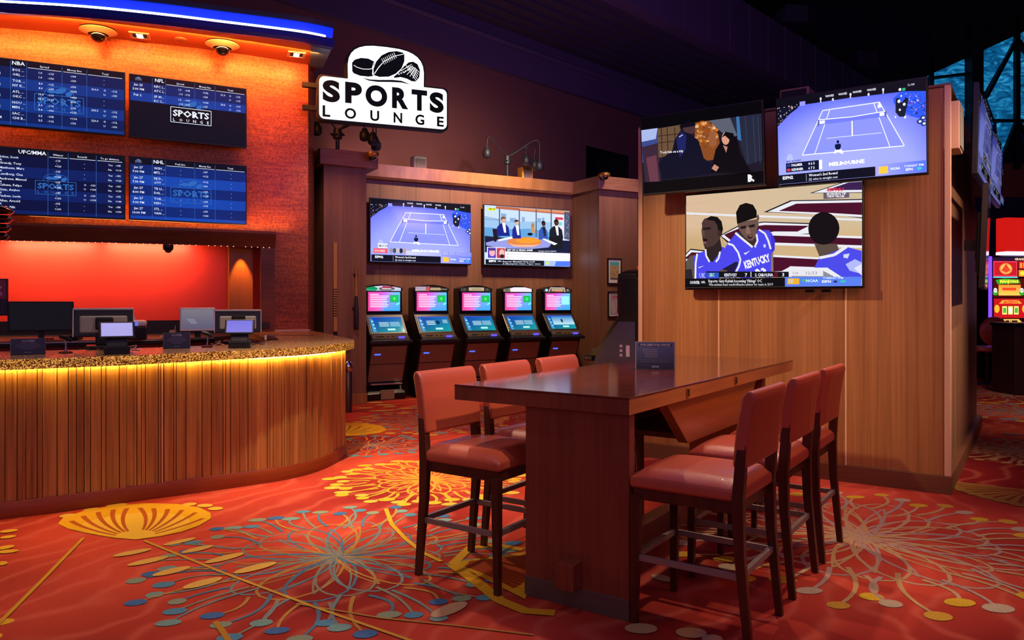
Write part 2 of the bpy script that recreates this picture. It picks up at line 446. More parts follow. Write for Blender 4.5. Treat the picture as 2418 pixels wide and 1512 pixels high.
cp.medallion((-2.9, 2.6), 1.1, ['#d09a30'], ['#d2a02c'], loops=14, stems=44, lw=0.017, dot=0.066, seed=19)
cp.medallion((-1.0, 9.6), 1.0, ['#a8704a', '#7d7a80'], ['#c08a3c'], loops=10, stems=34, lw=0.03, dot=0.07, seed=21)
cp.medallion((3.2, 10.5), 1.2, ['#a8704a', '#7d7a80'], ['#c08a3c'], loops=10, stems=34, lw=0.03, dot=0.07, seed=22)
cp.medallion((8.2, 12.4), 1.3, ['#a8704a', '#8d7a80'], ['#c08a3c'], loops=10, stems=30, lw=0.03, dot=0.07, seed=23)
# seed-head fans
cp.z = 0.0042
cp.shell_px((322, 1273), [(137, 1238), (150, 1223), (200, 1208), (260, 1197), (340, 1190), (420, 1192), (470, 1200), (497, 1213), (498, 1226), (470, 1243), (430, 1257), (380, 1268), (320, 1276), (270, 1272), (210, 1262), (160, 1250)],
            [(168, 1232), (196, 1220), (232, 1211), (268, 1205), (300, 1202), (330, 1201), (362, 1202), (396, 1204), (430, 1206), (462, 1212), (480, 1226)], '#d3a11f', '#a8561c', '#dcb23a')
for (x0, y0, x1, y1) in ((140, 1222, 178, 1216), (196, 1207, 236, 1203), (250, 1196, 300, 1192), (468, 1194, 500, 1197), (494, 1201, 524, 1204), (430, 1193, 464, 1192)):
    cp.pxoval(x0, y0, x1, y1, 0.09, '#d3a93a')
cp.next()
cp.shell_px((800, 1029), [(700, 1016), (740, 1004), (800, 999), (860, 1000), (900, 1006), (914, 1015), (900, 1023), (860, 1029), (800, 1032), (740, 1028)], [(730, 1010), (764, 1006), (800, 1005), (826, 1006), (852, 1008), (878, 1011), (896, 1015)], '#cf9c22', '#96701c', '#d2a52e')
cp.shell(gp(1068, 1330), gp(1300, 1352), R(38), '#b98d1e', '#8a3a1e', None, 15)
cp.pxline([(1068, 1335), (1110, 1295), (1180, 1290), (1235, 1300)], 0.06, '#c0922a')
cp.pxline([(1068, 1335), (1120, 1372), (1180, 1420), (1240, 1445), (1310, 1450)], 0.07, '#bd8e20')
cp.shell(gp(2440, 1160), gp(2300, 1172), R(50), '#8f6a2c', '#7a3a22', None, 9)
# long stalks
cp.pxline([(197, 1272), (100, 1372), (0, 1472), (-60, 1532)], 0.022, '#c2912a')
cp.pxline([(341, 1279), (520, 1352), (740, 1435), (960, 1512), (1100, 1560)], 0.020, '#bf9238')
cp.pxline([(700, 1428), (900, 1462), (1080, 1480), (1260, 1502)], 0.013, '#a57c3c')
cp.pxline([(911, 1203), (925, 1240), (958, 1275), (1000, 1308), (1042, 1328)], 0.03, '#c79a2a')
cp.pxline([(508, 1470), (530, 1500), (548, 1530)], 0.028, '#a87a2c')
cp.pxline([(1118, 1190), (1180, 1202), (1240, 1206)], 0.02, '#c79a60')
# pale leaves
for x0, y0, x1, y1, w_ in ((266, 1316, 358, 1298, .08), (300, 1338, 398, 1316, .085), (360, 1362, 450, 1340, .085), (386, 1290, 462, 1272, .07), (428, 1308, 504, 1290, .075), (484, 1332, 576, 1308, .085), (552, 1356, 652, 1330, .09), (432, 1392, 524, 1366, .09)):
    cp.pxoval(x0, y0, x1, y1, w_, '#cda44c')
cp.next()
for x0, y0, x1, y1, w_ in ((0, 1258, 42, 1254, .07), (0, 1272, 38, 1268, .07), (-10, 1300, 34, 1290, .08), (-10, 1306, 44, 1303, .07), (-12, 1336, 18, 1330, .08)):
    cp.pxoval(x0, y0, x1, y1, w_, '#cfa02a')
for x0, y0, x1, y1, w_ in ((1020, 1460, 1100, 1424, .10), (1475, 1488, 1552, 1486, .11), (1596, 1498, 1668, 1496, .11), (1540, 1360, 1590, 1376, .08), (1664, 1504, 1700, 1520, .10)):
    cp.pxoval(x0, y0, x1, y1, w_, '#b3946a')
for x0, y0, x1, y1, w_ in ((842, 965, 880, 964, .14), (886, 958, 930, 957, .14), (870, 972, 930, 970, .14), (940, 966, 975, 965, .15), (935, 977, 970, 976, .14), (980, 972, 1012, 971, .14), (866, 952, 905, 951, .16), (905, 962, 935, 961, .15)):
    cp.pxoval(x0, y0, x1, y1, w_, '#c79a4c')
cp.next()
# scattered leaves beyond the table
rn = random.Random(4)
for k in range(60):
    x, y = rn.uniform(-0.5, 12), rn.uniform(7.5, 20)
    cp.oval(x, y, rn.uniform(.08, .2), rn.uniform(.04, .08), rn.uniform(0, PI), rn.choice(['#b98a4c', '#8f6a5c', '#6f6a80', '#b9803a']))
CG, CY = carpet_mats()
floor = struct('floor', cp.bm, [CG, CY])

# ------------------------------------------------------------------ left wall with the odds boards (gently bowed)
wall_pts = [(-8.2, 8.55), (-7.2, 8.68), (-6.03, 8.98), (-5.18, 9.23), (-4.17, 9.64), (-3.47, 9.97), (-2.77, 10.36)]
def wallY(x):
    for a, b in zip(wall_pts[:-1], wall_pts[1:]):
        if a[0] <= x <= b[0]: return a[1] + (b[1] - a[1]) * (x - a[0]) / (b[0] - a[0])
    return wall_pts[-1][1]
def smooth_curve(pts, n=8):
    out = []
    for i in range(len(pts) - 1):
        p0 = pts[max(i - 1, 0)]; p1 = pts[i]; p2 = pts[i + 1]; p3 = pts[min(i + 2, len(pts) - 1)]
        for k in range(n):
            t = k / n
            out.append(tuple(0.5 * (2 * p1[j] + (p2[j] - p0[j]) * t + (2 * p0[j] - 5 * p1[j] + 4 * p2[j] - p3[j]) * t * t + (3 * p1[j] - p0[j] - 3 * p2[j] + p3[j]) * t ** 3) for j in (0, 1)))
    out.append(pts[-1]); return out
def gold_wall():
    m, n, l, b = newmat('gold_weave_wall')
    tc = n.new('ShaderNodeTexCoord'); mp = n.new('ShaderNodeMapping'); mp.inputs['Scale'].default_value = (3, 3, 75)
    nz = n.new('ShaderNodeTexNoise'); nz.inputs['Scale'].default_value = 1; nz.inputs['Detail'].default_value = 4
    l.new(tc.outputs['Object'], mp.inputs[0]); l.new(mp.outputs[0], nz.inputs['Vector'])
    m2 = n.new('ShaderNodeMapping'); m2.inputs['Scale'].default_value = (40, 40, 30)
    n2 = n.new('ShaderNodeTexNoise'); n2.inputs['Scale'].default_value = 1; n2.inputs['Detail'].default_value = 2
    l.new(tc.outputs['Object'], m2.inputs[0]); l.new(m2.outputs[0], n2.inputs['Vector'])
    a = n.new('ShaderNodeMath'); a.operation = 'MULTIPLY'; l.new(nz.outputs['Fac'], a.inputs[0]); l.new(n2.outputs['Fac'], a.inputs[1])
    cr = n.new('ShaderNodeValToRGB'); e = cr.color_ramp.elements
    e[0].position = 0.16; e[0].color = (*lin('#7a3014'), 1); e[1].position = 0.36; e[1].color = (*lin('#b05a22'), 1)
    l.new(a.outputs[0], cr.inputs[0]); l.new(cr.outputs[0], b.inputs['Base Color'])
    b.inputs['Roughness'].default_value = 0.5; b.inputs['Metallic'].default_value = 0.15; b.inputs['Coat Weight'].default_value = 0.35; b.inputs['Coat Roughness'].default_value = 0.27
    bp = n.new('ShaderNodeBump'); bp.inputs['Strength'].default_value = 0.35; bp.inputs['Distance'].default_value = 0.01
    l.new(a.outputs[0], bp.inputs['Height']); l.new(bp.outputs[0], b.inputs['Normal'])
    return m
M_GW = gold_wall()
WC = smooth_curve(wall_pts, 6)
SPL = 10.36
ALC_X = -3.32            # right edge of the alcove
ALC_T = 2.28
SOF = 4.74
bm = NB()
def strip(bm, pts, z0, z1, mi=0, back=0.0):
    for a, b in zip(pts[:-1], pts[1:]):
        quad(bm, [(a[0], a[1] + back, z0), (b[0], b[1] + back, z0), (b[0], b[1] + back, z1), (a[0], a[1] + back, z1)], mi)
left_pts = [p for p in WC if p[0] < ALC_X] + [(ALC_X, wallY(ALC_X))]
right_pts = [(ALC_X, wallY(ALC_X))] + [p for p in WC if p[0] > ALC_X]
strip(bm, WC, ALC_T, SOF); strip(bm, right_pts, 0, ALC_T); strip(bm, left_pts, 0, 1.1)
e = WC[-1]
quad(bm, [(e[0], e[1], 0), (e[0] - 0.05, e[1] + 0.5, 0), (e[0] - 0.05, e[1] + 0.5, SOF), (e[0], e[1], SOF)])
struct('wall_left', bm, M_GW, smooth=40)
# red recess behind the counter
bm = NB()
rec = 0.42
M_RED = mat('red_lacquer', '#cc3a2c', 0.4, 0, 0.4)
inner = [(x, y + rec) for x, y in left_pts]
strip(bm, inner, 1.1, ALC_T)
struct('wall_recess', bm, M_RED, smooth=40)
bm = NB()
def flatring(bm, A, B, z, mi=0):
    for i in range(len(A) - 1): quad(bm, [(A[i][0], A[i][1], z), (A[i + 1][0], A[i + 1][1], z), (B[i + 1][0], B[i + 1][1], z), (B[i][0], B[i][1], z)], mi)
flatring(bm, left_pts, inner, ALC_T, 0)
a, b = left_pts[-1], inner[-1]
quad(bm, [(a[0], a[1], 1.1), (b[0], b[1], 1.1), (b[0], b[1], ALC_T), (a[0], a[1], ALC_T)], 0)
M_JAMB = wood('jamb_amber', '#8a4a1a', '#a8602a', (40, 40, 1.2), rough=0.4)
struct('trim_1', bm, M_JAMB)
# moulding over the recess, with its jamb on the right
bm = NB()
off = lambda pts, d: [(x + 0.42 * d, y - 0.9 * d) for x, y in pts]
lp = left_pts + [(ALC_X + 0.16, wallY(ALC_X + 0.16))]
prof = [(0.0, 2.23), (0.05, 2.23), (0.07, 2.27), (0.15, 2.36), (0.17, 2.40), (0.17, 2.43), (0.0, 2.43)]
for (d0, z0), (d1, z1) in zip(prof[:-1], prof[1:]):
    A = off(lp, d0); B = off(lp, d1)
    for i in range(len(lp) - 1): quad(bm, [(*A[i], z0), (*A[i + 1], z0), (*B[i + 1], z1), (*B[i], z1)])
f = [bm.verts.new((*off([lp[-1]], d)[0], z)) for d, z in prof]; bm.faces.new(f)
q0 = (ALC_X, wallY(ALC_X)); q1 = (ALC_X + 0.16, wallY(ALC_X + 0.16))
box(bm, 0, 0.18, -0.03, 0.02, 1.1, 2.25, M=Matrix.Translation((q0[0], q0[1], 0)) @ Matrix.Rotation(math.atan2(q1[1] - q0[1], q1[0] - q0[0]), 4, 'Z'))
M_MOULD = wood('moulding_brown', '#6a3a26', '#8a5036', (3, 3, 40), rough=0.4)
struct('trim_2', bm, M_MOULD)
# dark backsplash under the red recess
bm = NB()
bs = [(x + 0.01, y + rec - 0.03) for x, y in left_pts]
strip(bm, bs, 1.1, 1.27); flatring(bm, bs, [(x, y + 0.03) for x, y in bs], 1.27)
struct('trim_3', bm, mat('splash_black', '#151216', 0.3))
# amber pilaster inside the recess, at its right end
pil_a = (ALC_X - 0.42, wallY(ALC_X - 0.42) + 0.24)
bm = NB(); box(bm, 0, 0.30, 0, 0.12, 1.1, ALC_T)
o = struct('trim_7', bm, M_JAMB); o.location = (pil_a[0], pil_a[1], 0); o.rotation_euler = (0, 0, math.atan2(0.39, 0.7))

# ------------------------------------------------------------------ canopy with blue neon over the odds boards
fr = smooth_curve([(-8.2, 8.3), (-7.0, 8.38), (-5.76, 8.55), (-4.88, 8.70), (-4.11, 8.93), (-3.5, 9.16), (-2.68, 9.48), (-2.30, 9.72)], 6)
can = thing('canopy', 'curved brown canopy with a glowing blue edge above the odds boards', 'canopy', (-2.6, 10.3, SOF))
def rel(pts, o): return [(p[0] - o[0], p[1] - o[1]) for p in pts]
bm = NB()
back = [(-2.60, 10.5), (-2.82, 10.55)] + [(x, y + 0.35) for x, y in reversed(wall_pts)]
prism(bm, rel(fr + back, (-2.6, 10.3)), 0, 0.26)
M_SOF = mat('soffit_brown', '#b4552c', 0.5, var=0.05, bscale=3)
obj('soffit', bm, M_SOF, can)
bm = NB(); prism(bm, rel([(-2.53, 9.60), (-2.31, 9.73), (-2.60, 10.49), (-2.76, 10.40)], (-2.6, 10.3)), -0.012, -0.002)
obj('blue_lit_end', bm, mat('blue_lit_metal', '#7fa0c8', 0.3, 0.6), can)  # pale blue puts the blue light on this soffit end into colour
def band(bm, pts, prof, o, mi=0):
    nrm = []
    for i in range(len(pts)):
        a = pts[max(i - 1, 0)]; b = pts[min(i + 1, len(pts) - 1)]; dx, dy = b[0] - a[0], b[1] - a[1]; q = math.hypot(dx, dy); nrm.append((dy / q, -dx / q))
    rows = [[bm.verts.new((p[0] + nn[0] * d - o[0], p[1] + nn[1] * d - o[1], z)) for d, z in prof] for p, nn in zip(pts, nrm)]
    for i in range(len(rows) - 1):
        for j in range(len(prof)):
            k = (j + 1) % len(prof)
            bm.faces.new((rows[i][j], rows[i + 1][j], rows[i + 1][k], rows[i][k])).material_index = mi
    bm.faces.new(list(reversed(rows[0]))).material_index = mi; bm.faces.new(rows[-1]).material_index = mi
    bmesh.ops.recalc_face_normals(bm, faces=bm.faces[:])
bm = NB(); band(bm, fr, [(0.0, -0.005), (0.06, -0.005), (0.09, 0.03), (0.085, 0.10), (0.0, 0.10)], (-2.6, 10.3))
obj('fascia', bm, mat('blue_fascia', '#0a2a9a', 0.25, 0, 0.6), can, smooth=40)
bm = NB(); band(bm, fr, [(0.0, 0.135), (0.03, 0.135), (0.05, 0.19), (0.05, 0.245), (0.0, 0.245)], (-2.6, 10.3))
obj('glow_band', bm, mat('blue_glow', '#0a1a60', 0.3, emit='#0a32ff', es=0.9), can, smooth=40)  # emission put into the band for the blue glow above the tube
bm = NB(); band(bm, fr, [(0.0, 0.247), (0.07, 0.247), (0.09, 0.30), (0.0, 0.30)], (-2.6, 10.3))
obj('upper_rim', bm, mat('navy_rim', '#0b1030', 0.4), can, smooth=40)
bm = NB(); tube(bm, [(p[0] + 0.03 - (-2.6), p[1] - 0.06 - 10.3, 0.117) for p in fr[4:-2]], 0.014, 8)
obj('neon_tube', bm, e_mat('neon_blue_white', '#a8c4ff', 14), can, smooth=60)

# ------------------------------------------------------------------ wall and ceiling high behind
C_ = Vector((0.685, 0.729)); Q = (-3.24, 12.2)
M_UP = mat('upper_wall_maroon', '#5c3634', 0.8, var=0.08, bscale=1.5)
M_PUR = mat('upper_wall_purple', '#40304e', 0.85, var=0.1, bscale=1.2)
M_DECK = mat('ceiling_deck', '#2c2034', 0.9, var=0.15, bscale=2)
a, b = pt(Q, C_, -6), pt(Q, C_, 16.9)
bm = NB()
# wall face with a recessed dark opening
o0, o1 = along(1384, Q, C_), along(1484, Q, C_)
zo0, zo1 = 4.35, 5.1
ss = [-2.6, o0, o1, 16.9]; zz = [0, zo0, zo1, 6.15]
for i in range(3):
    for j in range(3):
        if i == 1 and j == 1: continue
        p, q = pt(Q, C_, ss[i]), pt(Q, C_, ss[i + 1])
        quad(bm, [(p.x, p.y, zz[j]), (q.x, q.y, zz[j]), (q.x, q.y, zz[j + 1]), (p.x, p.y, zz[j + 1])])
struct('wall_back', bm, M_UP)
Nc = Vector((-0.729, 0.685, 0))
bm = NB()
p, q = pt(Q, C_, o0), pt(Q, C_, o1); p2, q2 = p + Nc * 0.5 + Vector((C_.x, C_.y, 0)) * 0.25, q + Nc * 0.5
quad(bm, [(p2.x, p2.y, zo0), (q2.x, q2.y, zo0), (q2.x, q2.y, zo1), (p2.x, p2.y, zo1)])
quad(bm, [(p.x, p.y, zo0), (p2.x, p2.y, zo0), (p2.x, p2.y, zo1), (p.x, p.y, zo1)]); quad(bm, [(q.x, q.y, zo0), (q2.x, q2.y, zo0), (q2.x, q2.y, zo1), (q.x, q.y, zo1)])
quad(bm, [(p.x, p.y, zo0), (q.x, q.y, zo0), (q2.x, q2.y, zo0), (p2.x, p2.y, zo0)]); quad(bm, [(p.x, p.y, zo1), (q.x, q.y, zo1), (q2.x, q2.y, zo1), (p2.x, p2.y, zo1)])
struct('window_1', bm, mat('opening_black', '#06060c', 0.3))
bm = NB()
def slab(bm, s0, s1, n0, n1, z0, z1, mi=0):
    pts = [pt(Q, C_, s0) + Nc * n0, pt(Q, C_, s1) + Nc * n0, pt(Q, C_, s1) + Nc * n1, pt(Q, C_, s0) + Nc * n1]
    prism(bm, [(v.x, v.y) for v in pts], z0, z1, mi=mi)
slab(bm, -2.6, 16.5, -0.12, 0.3, 6.15, 7.0)
struct('wall_fascia', bm, M_PUR)
bm = NB(); 
p0 = pt(Q, C_, -6) - Nc * 0.17; p1 = pt(Q, C_, 16.9) - Nc * 0.17
tube(bm, [(p0.x, p0.y, 6.72), (p1.x, p1.y, 6.72)], 0.05, 8)
tag(obj('conduit_pipe', bm, M_PUR), 'long thin pipe running along the purple band under the ceiling', 'pipe')
# low ceiling deck with ribs and the vertical bulkhead beyond it
bm = NB()
NB0, NB1 = -0.12, -2.4
slab(bm, -6, 16.9, NB1, NB0, 7.0, 7.1)
for k in range(6):
    n_ = -0.45 - k * 0.34
    slab(bm, -6, 16.9, n_ - 0.06, n_ + 0.02, 6.94, 7.0)
struct('ceiling', bm, M_DECK)
# bulkhead, upper roof, far walls
bm = NB(); slab(bm, -6, 18, -2.75, -2.41, 7.0, 8.3)
for k in range(24):
    s_ = -5.5 + k * 0.95; slab(bm, s_, s_ + 0.03, -2.78, -2.75, 7.0, 8.3)
for k in range(24):
    s_ = -5.5 + k * 0.95; slab(bm, s_, s_ + 0.035, -2.41, -2.395, 7.0, 8.28)
M_BULK = mat('bulkhead_purple', '#43304e', 0.8, var=0.1, bscale=1)
struct('trim_4', bm, M_BULK)
bm = NB()
quad(bm, [(-14, -3, 11.5), (22, -3, 11.5), (22, 30, 11.5), (-14, 30, 11.5)])
for k in range(9): box(bm, -14, 22, 2 + k * 3.0, 2.25 + k * 3.0, 10.9, 11.5)
struct('ceiling_upper', bm, mat('roof_black', '#161322', 0.9))
M_FAR = mat('far_wall_navy', '#0c0d1e', 0.9)
bm = NB(); quad(bm, [(4, 24.6, 6.0), (22, 24.6, 6.0), (22, 24.6, 12), (4, 24.6, 12)])
quad(bm, [(4, 24.6, 4.9), (22, 24.6, 4.9), (22, 24.6, 6.0), (4, 24.6, 6.0)], 1)
quad(bm, [(4, 24.6, 0), (22, 24.6, 0), (22, 24.6, 4.9), (4, 24.6, 4.9)], 2)
struct('wall_far', bm, [M_FAR, mat('far_band_brown', '#8a4a30', 0.8), mat('far_wall_purple', '#2c2040', 0.85)])
bm = NB(); quad(bm, [(22, -3, 0), (22, 30, 0), (22, 30, 12), (22, -3, 12)]); struct('wall_right', bm, M_FAR)
# blue lit glazing high on the far wall
def farp(px, py, Y=24.4): return ((px - CX) / F * Y, Y, zat(py, Y))
def blueglass():
    m, n, l, b = newmat('blue_lit_glass')
    tc = n.new('ShaderNodeTexCoord'); mp = n.new('ShaderNodeMapping'); mp.inputs['Scale'].default_value = (1.3, 1, 3.2); mp.inputs['Rotation'].default_value = (0, R(25), 0)
    nz = n.new('ShaderNodeTexNoise'); nz.inputs['Scale'].default_value = 1.6; nz.inputs['Detail'].default_value = 4; nz.inputs['Distortion'].default_value = 1.4
    l.new(tc.outputs['Object'], mp.inputs[0]); l.new(mp.outputs[0], nz.inputs['Vector'])
    cr = n.new('ShaderNodeValToRGB'); e = cr.color_ramp.elements
    e[0].position = 0.3; e[0].color = (*lin('#05304e'), 1); e[1].position = 0.72; e[1].color = (*lin('#2f9fd0'), 1)
    e.new(0.5).color = (*lin('#0a5a8c'), 1)
    l.new(nz.outputs['Fac'], cr.inputs[0]); l.new(cr.outputs[0], b.inputs['Emission Color']); b.inputs['Emission Strength'].default_value = 1.0
    b.inputs['Base Color'].default_value = (0.01, 0.03, 0.06, 1); b.inputs['Roughness'].default_value = 0.2
    return m
M_BG = blueglass()
M_FRM = mat('window_frame_dark', '#05060c', 0.7)
panes = [[(2120, 200), (2194, 170), (2194, 420), (2120, 420)], [(2202, 166), (2280, 126), (2280, 172), (2202, 182)], [(2202, 188), (2280, 178), (2280, 420), (2202, 420)],
         [(2311, 108), (2396, 74), (2396, 96), (2328, 214), (2311, 214)], [(2334, 232), (2396, 112), (2396, 282), (2352, 282)], [(2356, 290), (2396, 288), (2362, 372)],
         [(2405, 72), (2470, 44), (2470, 160), (2405, 100)], [(2405, 112), (2470, 180), (2470, 282), (2405, 282)], [(2405, 290), (2470, 290), (2470, 380)], [(2311, 220), (2322, 220), (2348, 290), (2330, 380), (2311, 380)]]
bm = NB()
for p in panes: prism(bm, [(farp(*q)[0], farp(*q)[2]) for q in p], 24.45, 24.47, axis='y')
w2 = tag(obj('window_2', bm, M_BG), kind='structure')
bm = NB()
def bar3(bm, a, b, w_, Y0=24.3, Y1=24.45):
    a = farp(*a); b = farp(*b); dx, dz = b[0] - a[0], b[2] - a[2]; q = math.hypot(dx, dz); nx, nz = -dz / q * w_ / 2, dx / q * w_ / 2
    prism(bm, [(a[0] + nx, a[2] + nz), (b[0] + nx, b[2] + nz), (b[0] - nx, b[2] - nz), (a[0] - nx, a[2] - nz)], Y0, Y1, axis='y')
bar3(bm, (2100, 200), (2480, 26), 0.5); bar3(bm, (2198, 60), (2198, 430), 0.11); bar3(bm, (2400, 40), (2400, 400), 0.14)
bar3(bm, (2296, 60), (2296, 430), 0.36, 24.1); bar3(bm, (2398, 96), (2326, 232), 0.10); bar3(bm, (2402, 96), (2480, 190), 0.10)
bar3(bm, (2340, 286), (2480, 286), 0.08); bar3(bm, (2400, 288), (2356, 400), 0.1); bar3(bm, (2200, 185), (2282, 175), 0.07); bar3(bm, (2402, 290), (2480, 400), 0.1)
obj('window_frame', bm, M_FRM, w2)
# vent boxes on the bulkhead
for i, (x, y, Y, lb) in enumerate(((1842, 50, 20.0, 'grey louvred air vent high in the dark ceiling, the upper one'), (2010, 150, 23.0, 'grey louvred air vent high in the dark ceiling, the lower farther one'))):
    X = (x - CX) / F * Y; z = zat(y, Y)
    t = thing('air_vent', lb, 'vent', (X, Y, z), ROT_A - 0.9, 'air vents under the roof')
    bm = NB(); box(bm, -0.6, 0.6, -0.1, 0.5, -0.22, 0.22); obj('housing', bm, mat('vent_grey', '#241d30', 0.6), t, bevel=0.02)
    bm = NB()
    for k in range(9): box(bm, -0.5, 0.5, -0.13, -0.1, -0.18 + k * 0.042, -0.165 + k * 0.042)
    obj('louvre', bm, mat('vent_slat', '#3a3048', 0.5), t)
    bm = NB()
    for sx in (-0.5, 0.5): cyl(bm, (sx, 0.2, 0.22), (sx, 0.2, 11.5 - z), 0.015, seg=8)
    obj('hanger_rod', bm, M_BLK, t)

# ------------------------------------------------------------------ betting-terminal niche
ON = (-2.167, 11.34)
def npt(x, y, z=0.0): return Vector((ON[0] + W.x * x + N.x * y, ON[1] + W.y * x + N.y * y, z))
MN = Matrix.Translation((ON[0], ON[1], 0)) @ Matrix.Rotation(ROT_N, 4, 'Z')
WY, RX, NT = 0.86, 4.25, 3.72
def inN(name, bm, m, parent=None, **k):
    o = obj(name, bm, m, parent, **k)
    if parent is None: o.matrix_world = MN
    return o
def panelled(bm, x0, x1, y, z0, z1, n, depth=0.03, gap=0.006):
    w_ = (x1 - x0) / n
    for k in range(n): box(bm, x0 + k * w_ + gap / 2, x0 + (k + 1) * w_ - gap / 2, y, y + depth, z0, z1)
bm = NB(); panelled(bm, -0.1, RX, WY, 0, 3.48, 7, gap=0.004); box(bm, -0.1, RX, WY + 0.03, WY + 0.1, 0, 3.5)
tag(inN('wall_niche', bm, M_VEN2), kind='structure')
bm = NB(); prism(bm, [(WY - 0.10, 3.485), (WY - 0.14, 3.52), (WY - 0.16, 3.715), (WY + 0.55, 3.715), (WY + 0.55, 3.485)], 0.0, RX, axis='x')
M_CORN = wood('cornice_figured', '#8f5f38', '#c08a58', (7, 7, 2.2), rough=0.3)
tag(inN('trim_5', bm, M_CORN), kind='structure')
bm = NB(); box(bm, 0, RX, WY - 0.012, WY, 0, 0.14); tag(inN('baseboard_back', bm, M_VEN), kind='structure')
bm = NB(); box(bm, -0.7, RX + 0.9, WY + 0.1, WY + 0.56, 0, 3.48); tag(inN('wall_niche_back', bm, M_VEN2), kind='structure')
def pillar(label, x0, x1, cx0, cx1, m):
    t = thing('wooden_pillar', label, 'pillar', npt(x0, 0), ROT_N, 'veneered pillars framing the betting terminal niche')
    w_ = x1 - x0
    bm = NB(); box(bm, 0, w_, 0, WY + 0.1, 0, 3.5); obj('shaft', bm, m, t, bevel=0.004)
    bm = NB(); box(bm, cx0 - x0, cx1 - x0, -0.1, WY + 0.15, 3.49, NT); obj('capital', bm, mat_cap, t, bevel=0.006)
    bm = NB(); box(bm, -0.012, w_ + 0.012, -0.012, WY, 0, 0.15); obj('baseboard', bm, M_VEN, t, bevel=0.003)
    return t
mat_cap = wood('capital_veneer', '#7d5540', '#9a6e54', (3, 3, 40), rough=0.4)
pillar('veneered wooden pillar carrying the hockey stick and the baseball bat', -0.64, 0.0, -0.72, 0.15, M_VEN2)
pillar('veneered wooden pillar with two small framed prints on its front', RX, RX + 0.86, RX - 0.08, RX + 0.86, M_VEN2)
# dark gap between the left wall and the niche
bm = NB(); quad(bm, [(-2.84, 10.75, 0), npt(-0.65, 0.5), npt(-0.65, 0.5, 4.0), (-2.84, 10.75, 4.0)]); struct('trim_6', bm, M_BLKM)

